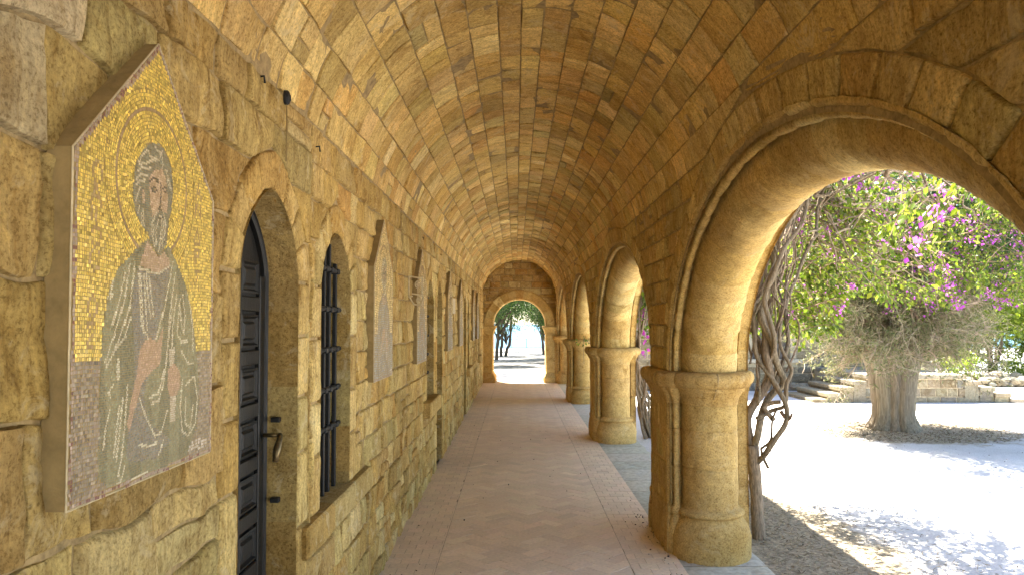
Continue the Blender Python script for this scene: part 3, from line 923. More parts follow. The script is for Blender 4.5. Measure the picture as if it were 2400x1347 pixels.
pv = mb.build('pavement', M['slab'], smooth=True, sharp=40); tag(pv, 'pitted grey stone slabs under the piers', kind='structure')

# ------------------------------------------------------------------ ground and sea
def gz(x, y):
    z = -.045
    if y > 25: z -= (y - 25) * .0203 if y < 82 else 57 * .0203 + (y - 82) * .22
    if x > 9.5 and y > 18: z += 0
    if y > 18: z += .03 * noise.noise(Vector((x * .4, y * .4, 0))) * min(1, (y - 18) / 4)
    return z
mb = MB()
xs = sorted(set([-9000, -3000, -900, -300, -120, -60, -35] + [x for x in frange(-24, 40, 1.0)] + [60, 120, 300, 900, 3000, 9000]))
ys = sorted(set([-3000, -600, -150, -50, -20] + [y for y in frange(-10, 84, 1.0)] + [90, 120, 200, 400, 700]))
ob = 0
for y in ys:
    for x in xs: mb.v.append((x, y, gz(x, y)))
W_ = len(xs)
for j in range(len(ys) - 1):
    for i in range(W_ - 1):
        a = j * W_ + i; mb.f.append((a, a + 1, a + W_ + 1, a + W_)); mb.c.append((.5, .5, .5))
go = mb.build('ground', M['ground'], smooth=True); tag(go, 'pale gravel courtyard ground glaring in the sun', kind='structure')
mb = MB(); mb.add([(-20000, 300, -60), (20000, 300, -60), (20000, 26000, -60), (-20000, 26000, -60)], [(0, 1, 2, 3)], (.1, .2, .3))
s_ = mb.build('sea', M['water']); tag(s_, 'pale blue sea beyond the fence', kind='structure')

# ------------------------------------------------------------------ mosaic icons
def MU(px, py):      # photo pixel on the first icon's face -> (y, z)
    Y = .83 * F / (VX - px); return (Y - 1.415, 1.6 - (py - VY) * Y / F)
def inpoly(p, P):
    x, y = p; r = False; n = len(P); j = n - 1
    for i in range(n):
        if (P[i][1] > y) != (P[j][1] > y) and x < (P[j][0] - P[i][0]) * (y - P[i][1]) / (P[j][1] - P[i][1]) + P[i][0]: r = not r
        j = i
    return r
def mk(*pts): return [MU(*p) for p in pts]
S_HEAD = mk((318, 362), (328, 345), (342, 334), (360, 333), (376, 345), (388, 372), (396, 395), (400, 430), (399, 475), (392, 512), (389, 540), (386, 572), (376, 592), (368, 600), (358, 588), (348, 568), (342, 545), (334, 541), (326, 524), (312, 496), (305, 460), (306, 420), (310, 388))
S_FACE = mk((344, 412), (358, 394), (374, 398), (383, 420), (388, 462), (386, 500), (368, 492), (352, 508), (346, 470), (343, 440))
S_EAR = mk((326, 440), (333, 444), (334, 480), (328, 475))
S_NECK = mk((342, 562), (356, 588), (368, 604), (380, 590), (392, 606), (396, 620), (368, 640), (324, 622), (333, 590))
S_ROBE = mk((342, 558), (310, 590), (274, 628), (252, 680), (240, 760), (236, 850), (234, 940), (238, 1010), (232, 1060), (236, 1120), (262, 1140), (292, 1128), (340, 1112), (400, 1090), (440, 1066), (462, 1000), (468, 940), (464, 860), (456, 790), (446, 720), (430, 660), (408, 610), (390, 575), (376, 592), (368, 604), (356, 588))
S_TUNIC = mk((322, 628), (368, 642), (396, 622), (384, 700), (368, 770), (352, 850), (338, 930), (352, 990), (382, 1010), (404, 1030), (370, 1070), (320, 1080), (300, 1075), (304, 980), (316, 880), (314, 800), (306, 720), (312, 660))
S_HAND = mk((334, 802), (352, 790), (368, 800), (374, 790), (382, 760), (376, 850), (352, 872), (332, 900), (318, 960), (306, 1010), (300, 990), (310, 930), (322, 868), (326, 830))
S_HAND2 = mk((395, 862), (408, 850), (422, 868), (424, 900), (414, 926), (398, 926), (393, 895))
S_SCROLL = mk((396, 818), (410, 812), (408, 850), (398, 860))
S_SCROLL2 = mk((400, 926), (414, 926), (412, 985), (400, 985))
LINES = [mk((352, 800), (330, 760), (322, 640)), mk((336, 780), (330, 700), (326, 640)), mk((344, 770), (338, 700), (334, 642)), mk((352, 745), (344, 690), (340, 645)), mk((358, 740), (352, 690), (346, 648)),
         mk((300, 620), (290, 700), (268, 780), (246, 850)), mk((312, 622), (302, 720), (276, 800), (250, 860)), mk((290, 640), (278, 700), (262, 760)), mk((306, 740), (292, 790), (262, 830)),
         mk((402, 615), (384, 720), (366, 790), (360, 800)), mk((408, 640), (396, 740), (390, 850), (372, 920), (352, 930)), mk((402, 720), (388, 860), (384, 900), (374, 935), (356, 945)),
         mk((412, 690), (404, 760), (402, 850)), mk((420, 700), (414, 780), (424, 800), (438, 798)), mk((328, 930), (346, 980), (366, 1020), (380, 1010), (394, 960)),
         mk((428, 890), (424, 950), (430, 1010), (444, 1018), (460, 990), (464, 930), (456, 880), (436, 900)), mk((436, 930), (436, 990), (448, 1000), (454, 950)),
         mk((426, 690), (432, 740), (430, 780), (424, 760), (420, 720)), mk((440, 690), (450, 760), (452, 820)), mk((424, 820), (440, 850), (452, 850)),
         mk((300, 900), (296, 980), (290, 1060), (282, 1110)), mk((290, 930), (284, 1000), (276, 1080)), mk((282, 950), (276, 1010), (270, 1070)), mk((260, 960), (250, 1000), (246, 1050)), mk((276, 840), (276, 890)), mk((279, 840), (279, 890)),
         mk((270, 1140), (290, 1120), (296, 1090)), mk((300, 1124), (330, 1112), (350, 1100)), mk((376, 1060), (386, 1030)), mk((330, 1040), (350, 1042), (372, 1034)),
         mk((262, 650), (256, 700), (262, 690)), mk((266, 900), (256, 920), (260, 930)),
         mk((322, 628), (346, 636), (368, 642), (396, 622)), mk((232, 820), (240, 730), (252, 680))]
HAIR = [mk((318, 380), (326, 360), (338, 350)), mk((340, 352), (348, 372), (366, 374), (370, 356), (356, 345)), mk((342, 360), (352, 368), (360, 366)), mk((318, 384), (336, 380), (350, 376)), mk((314, 400), (322, 392), (346, 393)), mk((312, 420), (322, 408), (338, 408)), mk((313, 432), (322, 422), (334, 422)),
        mk((372, 350), (374, 380), (374, 400)), mk((380, 394), (390, 420), (396, 445)), mk((384, 400), (388, 430), (392, 440)), mk((322, 440), (314, 460), (312, 470)), mk((322, 480), (318, 500)), mk((330, 490), (332, 530)), mk((326, 500), (328, 530)),
        mk((364, 494), (352, 520), (350, 545)), mk((370, 505), (360, 540), (362, 570)), mk((374, 508), (372, 560), (368, 590)), mk((378, 500), (384, 530), (380, 560)), mk((356, 530), (354, 560), (358, 575)), mk((378, 520), (376, 575))]
DARK = [mk((344, 424), (352, 417), (366, 424)), mk((376, 440), (384, 438)), mk((350, 444), (356, 438), (362, 444), (356, 448), (350, 444)), mk((379, 450), (384, 448)), mk((371, 430), (371, 480), (366, 490), (374, 494)), mk((366, 512), (376, 510))]
def seg_d(p, a, b):
    vx, vy = b[0] - a[0], b[1] - a[1]; wx, wy = p[0] - a[0], p[1] - a[1]
    L = vx * vx + vy * vy; t = 0 if L == 0 else max(0, min(1, (vx * wx + vy * wy) / L))
    return math.hypot(wx - t * vx, wy - t * vy)
def near_lines(p, LS, d):
    for P in LS:
        for a, b in zip(P[:-1], P[1:]):
            if min(a[0], b[0]) - d <= p[0] <= max(a[0], b[0]) + d and min(a[1], b[1]) - d <= p[1] <= max(a[1], b[1]) + d and seg_d(p, a, b) < d: return True
    return False
GL = {'O': [[(.5, 0), (.1, .3), (.1, .7), (.5, 1), (.9, .7), (.9, .3), (.5, 0)]], 'A': [[(0, 0), (.5, 1), (1, 0)], [(.2, .35), (.8, .35)]], 'G': [[(.1, 0), (.1, 1), (.9, 1)]], 'I': [[(.5, 0), (.5, 1)]],
      'C': [[(.9, .85), (.5, 1), (.1, .7), (.1, .3), (.5, 0), (.9, .15)]], 'N': [[(.05, 0), (.05, 1), (.95, 0), (.95, 1)]], 'D': [[(0, 0), (.5, 1), (1, 0), (0, 0)]], 'P': [[(.1, 0), (.1, 1), (.8, .9), (.8, .55), (.1, .5)]], 'S': [[(.9, 1), (.1, 1), (.6, .5), (.1, 0), (.9, 0)]], 'E': [[(.9, 1), (.1, 1), (.1, 0), (.9, 0)], [(.1, .5), (.7, .5)]], 'L': [[(0, 0), (.5, 1), (1, 0)]], 'W': [[(.1, 0), (.3, 0), (.05, .6), (.5, 1), (.95, .6), (.7, 0), (.9, 0)]]}
def letters(seq, w, h):
    out = []
    for ch, x, z in seq:
        for st in GL[ch]: out.append([(x - w / 2 + a * w, z + b * h) for a, b in st])
    return out
LT = []
for ch, (px, py) in zip('OAGIOCOS', [(220, 405), (218, 455), (218, 492), (219, 515), (219, 555), (218, 610), (214, 722), (212, 785)]):
    y_, z_ = MU(px, py); LT.append((ch, y_, z_ - .02))
RT = []
for ch, (px, py) in zip('ANDPS', [(460, 450), (460, 495), (458, 555), (459, 600), (459, 650)]):
    y_, z_ = MU(px, py); RT.append((ch, y_, z_ - .02))
LET = letters(LT, .040, .044) + letters(RT, .036, .038)
y_, z_ = MU(462, 1040)
SIG = letters([(ch, y_ - .04 + k * .020, z_ - .008) for k, ch in enumerate('POLEWC')], .013, .017)
HC = MU(356, 430); HR = .165
GOLDZ = 1.527
def icon(y0, dz, ts, scheme, label, idx):
    """y0 left edge; 0.66 wide; bottom 1.25, shoulders 1.93, peak 2.245"""
    W, ZB, ZSH, ZP = .66, 1.25, 1.93, 2.245
    t = thing('icon_panel', label, 'mosaic icon', (XL, y0 + .33, ZB + dz), 'pointed mosaic icons hung along the inner wall')
    x1 = -.83; mb = MB()
    out = [(0, ZB), (W, ZB), (W, ZSH), (W / 2, ZP), (0, ZSH)]
    poly = [(y0 + a, z + dz) for a, z in out]
    prism(mb, poly, XL - .01, x1 - .002, (.25, .18, .1))
    mb.build('backing', M['panel_side'], t)
    mb = MB()                                        # thin white mortar edge
    for (a, b) in zip(poly, poly[1:] + poly[:1]): tube(mb, [(x1 - .001, a[0], a[1]), (x1 - .001, b[0], b[1])], .0022, 5, (.45, .38, .28))
    mb.build('edge_strip', M['white_metal'], t)
    gold, fig = MB(), MB()
    pal = scheme
    def top(y): return ZSH + (ZP - ZSH) * (1 - abs(y - W / 2) / (W / 2))
    def colour(p):
        y, z = p
        db = min(y, W - y, z - ZB, (top(y) - z) * math.cos(math.atan((ZP - ZSH) / (W / 2))))
        if db < .010 + ts * .3: return 'f', jit((.36, .27, .19), .2) if random.random() < .75 else jit((.22, .10, .07), .2)
        if near_lines(p, DARK, ts * .55): return 'f', jit((.10, .085, .06), .2)
        if inpoly(p, S_FACE) or inpoly(p, S_EAR):
            v = noise.noise(Vector((y * 60, z * 60, idx)));  return 'f', jit((.54, .39, .25) if v > -.1 else (.42, .29, .17), .1)
        if inpoly(p, S_HEAD):
            if near_lines(p, HAIR, ts * .55): return 'f', jit((.55, .48, .32), .1)
            return 'f', jit((.21, .20, .13), .2)
        if inpoly(p, S_NECK): return 'f', jit((.48, .34, .22), .14)
        if inpoly(p, S_HAND) or inpoly(p, S_HAND2): return 'f', jit((.48, .32, .20), .12)
        if inpoly(p, S_SCROLL) or inpoly(p, S_SCROLL2): return 'f', jit((.55, .47, .33), .1)
        inr = inpoly(p, S_ROBE)
        if inr and near_lines(p, LINES, ts * .6): return 'f', jit(pal['line'], .12)
        if inpoly(p, S_TUNIC): return 'f', jit(pal['tunic'], .24)
        if inr:
            v = noise.noise(Vector((y * 18 + z * 4, z * 5, idx * 3.3))); c = pal['robe']
            return 'f', jit(c if v > -.05 else tuple(x * .72 for x in c), .18)
        if near_lines(p, SIG, .0035): return 'f', jit((.6, .52, .4), .08)
        if z < GOLDZ: return 'f', jit(pal['low'] if random.random() < .6 else tuple(x * .7 for x in pal['low']), .2)
        r = math.hypot(y - HC[0], z - HC[1])
        if abs(r - HR) < ts * .72: return 'f', jit((.37, .25, .13), .12)
        if near_lines(p, LET, ts * .42): return 'f', jit((.40, .27, .11), .14)
        g = random.random(); c = pal['gold']
        return 'g', jit(c if g < .72 else (tuple(x * .6 for x in c) if g < .9 else tuple(min(1, x * 1.35) for x in c)), .12)
    def tess(y, z, ang, s):
        if not (.002 < y < W - .002 and z > ZB + .002 and z < top(y) - .002): return
        k, c = colour((y, z)); mbx = gold if k == 'g' else fig
        hs = s * .44; ca, sa = math.cos(ang), math.sin(ang)
        tx, tz = random.gauss(0, .06), random.gauss(0, .06); vs = []
        w1, w2 = hs * random.uniform(.82, 1.03), hs * random.uniform(.82, 1.03)
        for a, b in ((-w1, -w2), (w1, -w2), (w1, w2), (-w1, w2)):
            yy, zz = a * ca - b * sa + random.uniform(-.06, .06) * s, a * sa + b * ca + random.uniform(-.06, .06) * s
            vs.append((x1 + .0018 + tx * a + tz * b, y0 + y + yy, z + zz + dz))
        mbx.add(vs, [(0, 1, 2, 3)], c)
    HRo = HR + ts * 6
    fine_ts = ts * .66 if ts < .01 else ts
    def infig(p): return inpoly(p, S_HEAD) or inpoly(p, S_ROBE) or inpoly(p, S_NECK) or inpoly(p, S_SCROLL) or inpoly(p, S_SCROLL2) or inpoly(p, S_HAND2)
    nz = int((ZP - ZB) / ts)
    for j in range(nz):
        z = ZB + (j + .5) * ts; sh = random.uniform(0, ts)
        i = 0
        for i in range(int(W / ts) + 1):
            y = i * ts + sh * .5
            p = (y + .002 * math.sin(z * 30), z + .003 * math.sin(y * 22 + 1))
            r = math.hypot(p[0] - HC[0], p[1] - HC[1])
            fg = infig(p)
            if r < HRo and r > ts and not fg and p[1] > GOLDZ: continue
            if fg and ts < .01: continue
            tess(p[0], p[1], random.gauss(0, .07), ts)
    if ts < .01:
        f_ = fine_ts; ts_keep = ts; ts = f_
        for j in range(int((ZP - ZB) / f_)):
            for i in range(int(W / f_)):
                p = ((i + .5 * (j % 2)) * f_ + .0015 * math.sin(j * .3), ZB + (j + .5) * f_ + .002 * math.sin(i * .13))
                if infig(p): tess(p[0], p[1], random.gauss(0, .10), f_)
        ts = ts_keep
    r = .05
    while r < HRo:
        n = int(2 * math.pi * r / ts)
        for k in range(n):
            a = 2 * math.pi * (k + random.uniform(-.1, .1)) / n; p = (HC[0] + r * math.cos(a), HC[1] + r * math.sin(a))
            if inpoly(p, S_HEAD) or inpoly(p, S_ROBE) or inpoly(p, S_NECK) or p[1] < GOLDZ: continue
            tess(p[0], p[1], a + random.gauss(0, .05), ts)
        r += ts
    gold.build('gold_ground', M['gold'], t); fig.build('saint_figure', M['tessera'], t)
    mb = MB(); mb.add([(x1 - .0005, y, z) for y, z in [(y0 + .003, ZB + dz + .003), (y0 + W - .003, ZB + dz + .003), (y0 + W - .003, ZSH + dz - .003), (y0 + W / 2, ZP + dz - .005), (y0 + .003, ZSH + dz - .003)]], [(0, 1, 2, 3, 4)], (.2, .16, .1))
    mb.build('grout', M['grout'], t)
G1 = (.74, .54, .11); G2 = (.72, .55, .23)
s1 = dict(robe=(.27, .255, .14), tunic=(.235, .215, .165), line=(.60, .54, .37), low=(.34, .27, .18), gold=G1)
s2 = dict(robe=(.32, .27, .19), tunic=(.27, .26, .22), line=(.38, .33, .24), low=(.38, .35, .27), gold=G2)
s3 = dict(robe=(.29, .28, .23), tunic=(.33, .25, .17), line=(.36, .33, .26), low=(.36, .37, .32), gold=G2)
random.seed(61)
icon(1.415, 0, .0078, s1, 'large gold mosaic icon of a bearded saint in a green cloak nearest the camera', 0)
icon(4.45, .0, .014, s2, 'faded pointed mosaic icon just beyond the barred window', 1)
icon(6.40, .0, .018, s3, 'faded pointed mosaic icon right behind the scrolled metal bracket', 2)
icon(9.30, .0, .024, s3, 'faded pointed mosaic icon just beyond the middle door', 3)
icon(11.25, .0, .026, s2, 'faded pointed mosaic icon just before the farthest door', 4)
icon(14.75, .0, .030, s3, 'first pointed mosaic icon beyond the farthest door', 5)
icon(16.3, .0, .030, s2, 'last pointed mosaic icon before the end wall', 6)

# ------------------------------------------------------------------ small things on the left wall
br = thing('wall_bracket', 'pale scrolled metal bracket on the wall between two faded icons', 'bracket', (XL, 6.1, 1.7))
mb = MB(); pc = (.5, .45, .3)
def P_(u, z, y=6.1): return (XL + .01 + u * .7, y, z + .11)
for a, b in (((0, 1.86), (0, 1.70)), ((0, 1.70), (.045, 1.70)), ((0, 1.86), (.16, 1.84)), ((.16, 1.84), (.15, 1.715)), ((.035, 1.72), (.15, 1.71)), ((-.0, 1.70), (.06, 1.635)), ((.06, 1.635), (.14, 1.63)), ((.14, 1.63), (.17, 1.70))):
    tube(mb, [P_(*a), P_(*b)], .007, 6, pc)
fr_ = mb.build('frame', M['white_metal'], br)
mb = MB()
for cx, cz, rr in ((.10, 1.79, .035), (.11, 1.665, .028)):
    sp_ = [P_(cx + rr * (1 - k / 30) * math.cos(k * .42), cz + rr * (1 - k / 30) * math.sin(k * .42)) for k in range(26)]
    tube(mb, sp_, .005, 5, pc)
mb.build('scroll', M['white_metal'], br)
fx = thing('junction_fitting', 'small oval black electrical fitting high on the near wall', 'fitting', (XL, 2.78, 2.42))
mb = MB(); Yc, Zc = 2.82, 2.44
for k in range(10): pass
ring = [(XL + .012 + (.028 if 0 else 0), Yc + .030 * math.cos(a), Zc + .05 * math.sin(a)) for a in [2 * math.pi * k / 16 for k in range(16)]]
lv = []
for x, s in ((0, 1), (.010, 1), (.017, .8), (.02, .4)): lv += [(XL + .004 + x, Yc + .022 * s * math.cos(a), Zc + .028 * s * math.sin(a)) for a in [2 * math.pi * k / 16 for k in range(16)]]
mb.add(lv, [(r * 16 + i, r * 16 + (i + 1) % 16, r * 16 + 16 + (i + 1) % 16, r * 16 + 16 + i) for r in range(3) for i in range(16)] + [tuple(48 + i for i in range(16))], (.03,) * 3)
mb.build('housing', M['iron'], fx)
mb = MB(); tube(mb, [(XL + .012, Yc + .02, Zc - .01), (XL + .015, Yc + .04, Zc), (XL + .012, Yc + .045, Zc + .02), (XL + .005, Yc + .04, Zc + .03)], .002, 6)
mb.build('wire', M['iron'], fx)
mb = MB(); tube(mb, [(XL + .012, Yc, Zc - .028), (XL + .013, Yc, Zc - .12), (XL + .012, Yc, Zc - .24)], .003, 5, (.4, .3, .2)); mb.build('cable', M['panel_side'], fx)
def nail(y, z, lab):
    mb = MB(); tube(mb, [(XL - .01, y, z), (XL + .016, y, z + .003), (XL + .018, y + .004, z - .02)], .004, 6, (.05,) * 3)
    o = mb.build('iron_hook', M['iron']); tag(o, lab, 'hook', 'iron hooks in the inner wall')
nail(2.55, 2.43, 'rusty iron hook left of the black oval fitting'); nail(3.28, 2.36, 'short iron pin above the nearest barred window'); nail(7.0, 2.38, 'short iron pin high beyond the scrolled bracket')
mb = MB(); box(mb, XL, XL + .03, 10.15, 10.55, 1.72, 1.93, (.5, .5, .5), .004)
pq = mb.build('wall_plaque', M['white_metal']); tag(pq, 'small pale square plaque on the wall behind the fourth icon', 'plaque')

# ------------------------------------------------------------------ foliage helpers
RNG = np.random.default_rng(3)
def leaves_mesh(name, pts, size, cols, mat, parent=None, droop=.2, aspect=.6, fold=.25, dirs=None, sj=.55):
    pts = np.asarray(pts, np.float32); n = len(pts)
    if dirs is None:
        d = RNG.normal(size=(n, 3)); d[:, 2] -= droop * 2
    else: d = np.asarray(dirs) + RNG.normal(size=(n, 3)) * .35
    d /= np.linalg.norm(d, axis=1, keepdims=True) + 1e-9
    u = RNG.normal(size=(n, 3)); u -= d * (u * d).sum(1, keepdims=True); u /= np.linalg.norm(u, axis=1, keepdims=True) + 1e-9
    nn = np.cross(d, u)
    s = (size * (1 + RNG.uniform(-sj, sj, (n, 1))))
    a = pts; b = pts + d * s * .45 + u * s * aspect * .5 + nn * s * fold * .3
    c = pts + d * s; e = pts + d * s * .45 - u * s * aspect * .5 + nn * s * fold * .3
    V = np.stack([a, b, c, e], 1).reshape(-1, 3).astype(np.float32)
    me = bpy.data.meshes.new(name); me.vertices.add(4 * n); me.vertices.foreach_set('co', V.ravel())
    I = (np.arange(n)[:, None] * 4 + np.array([[0, 1, 2, 0, 2, 3]])).astype(np.int32).ravel()
    me.loops.add(6 * n); me.loops.foreach_set('vertex_index', I)
    me.polygons.add(2 * n); me.polygons.foreach_set('loop_start', np.arange(2 * n, dtype=np.int32) * 3)
    me.update(calc_edges=True)
    at = me.color_attributes.new('tint', 'FLOAT_COLOR', 'CORNER')
    cc = np.concatenate([np.asarray(cols, np.float32), np.ones((n, 1), np.float32)], 1)
    at.data.foreach_set('color', np.repeat(cc, 6, axis=0).ravel())
    me.materials.append(mat)
    o = bpy.data.objects.new(name, me); C.objects.link(o)
    if parent is not None:
        o.parent = parent; o.matrix_parent_inverse = Matrix.Translation(-Vector(parent.location))
    return o
def leafcols(n, pal, var=.2):
    P = np.array([p[0] for p in pal]); w_ = np.array([p[1] for p in pal], float); w_ /= w_.sum()
    c = P[RNG.choice(len(P), n, p=w_)]
    return np.clip(c * (1 + RNG.uniform(-var, var, (n, 1))), 0, 1)
def U(px, py, Y): return ((px - VX) * Y / F, Y, 1.6 - (py - VY) * Y / F)
def wiggle(P, amp, seed):
    out = []
    for i, p in enumerate(P):
        q = np.array(p, float); f = 1
        v = Vector((q[0] * 3.1 + seed, q[1] * 3.1, q[2] * 3.1))
        nv = noise.noise_vector(v); q[:3] += np.array(nv) * amp
        out.append(q)
    return out
BARK = [(.20, .155, .105), (.24, .19, .13), (.17, .13, .09)]

# ------------------------------------------------------------------ bougainvillea
def woody(mb, keys, r0, r1, seed=0, wig=.05, n=8, lump=.28, step=.05):
    P = wiggle(spline(keys, step), wig, seed); K = len(P)
    rad = [lerp(r0, r1, (i / (K - 1)) ** .8) for i in range(K)]
    tube(mb, [p[:3] for p in P], rad, n, jit(random.choice(BARK), .15), lump=lump, seed=seed)
    return P
random.seed(71)
bg_ = thing('bougainvillea', 'magenta flowering bougainvillea whose thick twisted trunk rises behind the nearest pier', 'climbing shrub', (1.9, 5.85, 0))
mb = MB()
woody(mb, [U(1773, 1262, 5.85), U(1768, 1180, 5.85), U(1762, 1100, 5.85), U(1758, 1040, 5.85)], .052, .045, 1, .015, 14, .25, .03)
mb.build('trunk', M['bark'], bg_, smooth=True)
mb = MB()
main = [
 ([U(1758, 1040, 5.85), U(1750, 980, 5.85), U(1775, 930, 5.82), U(1803, 880, 5.8), U(1790, 830, 5.8), U(1792, 760, 5.8), U(1775, 700, 5.85), U(1790, 620, 5.9), U(1820, 540, 5.95), U(1858, 470, 6.0), U(1900, 400, 6.0), U(1990, 300, 6.0)], .036, .022),
 ([U(1760, 1050, 5.85), U(1772, 1000, 5.8), U(1795, 940, 5.9), U(1830, 900, 5.85), U(1815, 860, 5.8), U(1800, 800, 5.75), U(1780, 740, 5.8), U(1800, 680, 5.85), U(1815, 600, 5.85), U(1850, 520, 5.9), U(1890, 440, 5.95), U(1940, 330, 6.0)], .028, .018),
 ([U(1762, 1090, 5.85), U(1800, 1050, 5.75), U(1835, 990, 5.7), U(1838, 950, 5.7), U(1812, 915, 5.75), U(1790, 880, 5.8), U(1765, 820, 5.8), U(1762, 700, 5.8), U(1785, 600, 5.8), U(1822, 500, 5.8), U(1870, 420, 5.8)], .022, .015),
 ([U(1838, 958, 5.7), U(1855, 985, 5.66), U(1862, 972, 5.6)], .015, .008),
 ([U(1808, 985, 5.75), U(1790, 960, 5.8), U(1810, 950, 5.8), U(1836, 945, 5.75)], .02, .014),
 ([U(1768, 985, 5.8), U(1800, 965, 5.8), U(1835, 950, 5.75), U(1850, 900, 5.75), U(1858, 860, 5.8), U(1820, 790, 5.8), U(1838, 700, 5.9)], .018, .011),
 ([U(1790, 1090, 5.8), U(1778, 1060, 5.8), U(1776, 1040, 5.75), U(1808, 1015, 5.75), U(1812, 970, 5.75), U(1822, 950, 5.75)], .012, .008),
 ([U(1815, 900, 5.85), U(1842, 800, 5.9), U(1836, 720, 5.9), U(1870, 640, 5.95), U(1905, 560, 6.0), U(1925, 480, 6.1), U(1960, 380, 6.2)], .017, .012),
 ([U(1795, 860, 5.8), U(1775, 800, 5.9), U(1752, 760, 5.95), U(1775, 690, 5.9), U(1830, 650, 5.85), U(1815, 560, 5.85), U(1828, 470, 5.9), U(1900, 380, 6)], .016, .012),
 ([U(1800, 860, 5.8), U(1812, 780, 5.7), U(1790, 700, 5.7), U(1808, 640, 5.7), U(1835, 590, 5.7), U(1870, 540, 5.75), U(1895, 470, 5.8), U(1905, 380, 5.9)], .02, .015),
 ([U(1785, 850, 5.9), U(1800, 760, 6.0), U(1810, 690, 6.0), U(1800, 620, 6.0), U(1850, 560, 6.0), U(1860, 480, 6.1), U(1850, 400, 6.1)], .014, .012),
]
for i, (k, a, b) in enumerate(main): woody(mb, k, a, b, i * 3.7, .035 if i in (0, 1, 9) else .05, 9, .22, .035)
for i in range(16):                                   # thin suckers wound about the big stems
    x0 = random.uniform(1765, 1850); y0_ = random.uniform(780, 960)
    k = [U(x0, y0_, random.uniform(5.7, 6.0))]
    for q in range(1, 6):
        f = q / 5; k.append(U(lerp(x0, 1890, f ** 1.6) + random.uniform(-32, 32), lerp(y0_, 400, f), random.uniform(5.7, 6.05)))
    woody(mb, k, random.uniform(.006, .012), .006, i * 5.1, .06, 6, .15)
mb.build('stem', M['bark'], bg_, smooth=True)
# arching branches, drooping twigs, leaves and flowers
mb = MB(); tw = MB(); LP, LD, FP = [], [], []
roots = []
def arch_branch(p0, p1, r, seed, sag=.25):
    mid = [(p0[k] + p1[k]) / 2 for k in range(3)]; mid[2] += sag
    P = woody(mb, [p0, mid, p1], r, r * .35, seed, .12, 6, .15, .1); roots.extend([tuple(p[:3]) for p in P[len(P) // 5:]])
top = (2.35, 6.05, 2.75)
T = []
for i in range(16): T.append((random.uniform(2.6, 4.9), random.uniform(4.3, 5.9), random.uniform(2.35, 3.2)))
for i in range(12): T.append((random.uniform(2.4, 3.4), random.uniform(6.2, 8.4), random.uniform(2.0, 3.0)))
for i in range(20): T.append((random.uniform(4.0, 7.1), random.uniform(8.6, 10.9), random.uniform(2.5, 3.3)))
for i, t in enumerate(T): arch_branch((top[0] + random.uniform(-.3, .4), top[1] + random.uniform(-.4, .5), top[2] + random.uniform(-.2, .4)), t, random.uniform(.012, .022), i * 2.3)
for i in range(26):                                    # bare criss-cross twigs near the arch edge
    k = [U(random.uniform(1840, 2000), random.uniform(420, 560), random.uniform(5.8, 6.6)), U(random.uniform(1900, 2150), random.uniform(400, 640), random.uniform(6, 7)), U(random.uniform(1900, 2250), random.uniform(430, 720), random.uniform(6, 7.4))]
    woody(tw, k, .008, .004, i, .1, 5, .1, .1)
def zlow(X, Y):
    # lower edge of the leafy curtain
    px = VX + F * X / Y
    e = np.interp(px, [1780, 1830, 1880, 1930, 1980, 2040, 2120, 2250, 2310, 2400, 2600], [800, 790, 800, 830, 715, 700, 770, 700, 690, 730, 640])
    e += 35 * noise.noise(Vector((px * .02, 3.3, 0)))
    return 1.6 - (e - VY) * Y / F
def drape(n, xr, yr, zr, ln, per, flo, size_y=None):
    for _ in range(n):
        p = np.array([random.uniform(*xr), random.uniform(*yr), random.uniform(*zr)])
        d = np.array([random.gauss(.25, .6), random.gauss(-.05, .6), random.uniform(-.2, .5)]); L = random.uniform(*ln); st = .06; pts = [p.copy()]
        m = int(L / st); ok = True
        for q in range(m):
            d[2] -= .075; d /= np.linalg.norm(d) + 1e-9; p = p + d * st + np.random.default_rng(random.randrange(1 << 30)).normal(size=3) * .006
            if p[0] < 1.85 or p[2] < zlow(p[0], p[1]) + random.uniform(-.05, .1): break
            pts.append(p.copy())
        if len(pts) < 4: continue
        tube(tw, pts, [lerp(.0045, .0018, i / len(pts)) for i in range(len(pts))], 3, jit((.20, .13, .09), .2), cap=False)
        for q in pts[1:]:
            dens = noise.noise(Vector((q[0] * 1.6, q[1] * 1.6, q[2] * 2.2)))
            for _k in range(max(0, round(per + dens * 7 + random.uniform(-1, 1)))): LP.append(q + np.array([random.gauss(0, .028) for _ in range(3)])); LD.append(d * .4 + np.array([0, 0, -.3]))
        if random.random() < flo:
            if noise.noise(Vector((pts[-1][0] * 1.3, pts[-1][1] * 1.3, 5 + pts[-1][2] * 1.3))) < -.12: continue
            for q in (pts[-1], pts[-1 - len(pts) // 4]):
                for _k in range(random.randint(5, 16)): FP.append(q + np.array([random.gauss(0, .036) for _ in range(3)]))
np.random.seed(5)
drape(120, (2.4, 5.2), (3.9, 5.1), (2.3, 3.3), (.5, 1.3), 3, .45)
drape(270, (2.0, 3.0), (6.2, 8.0), (1.5, 3.1), (.4, 1.2), 3, .11)
drape(560, (3.9, 7.2), (8.8, 11.2), (1.85, 3.5), (.4, 1.4), 3, .36)
drape(70, (2.55, 2.95), (6.8, 7.4), (1.5, 2.2), (.3, .6), 6, .10)
mb.build('branch', M['bark'], bg_, smooth=True); tw.build('twig', M['twig'], bg_)
LG = [((.11, .17, .018), 5), ((.17, .23, .025), 4), ((.06, .10, .014), 4), ((.26, .30, .05), 1.5)]
leaves_mesh('foliage', LP, .043, leafcols(len(LP), LG), M['leaf'], bg_, dirs=LD)
leaves_mesh('flowers', FP, .032, leafcols(len(FP), [((.47, .09, .50), 5), ((.36, .06, .42), 3), ((.58, .18, .54), 2)], .15), M['flower'], bg_, aspect=.9)
print('leaves', len(LP), 'bracts', len(FP))

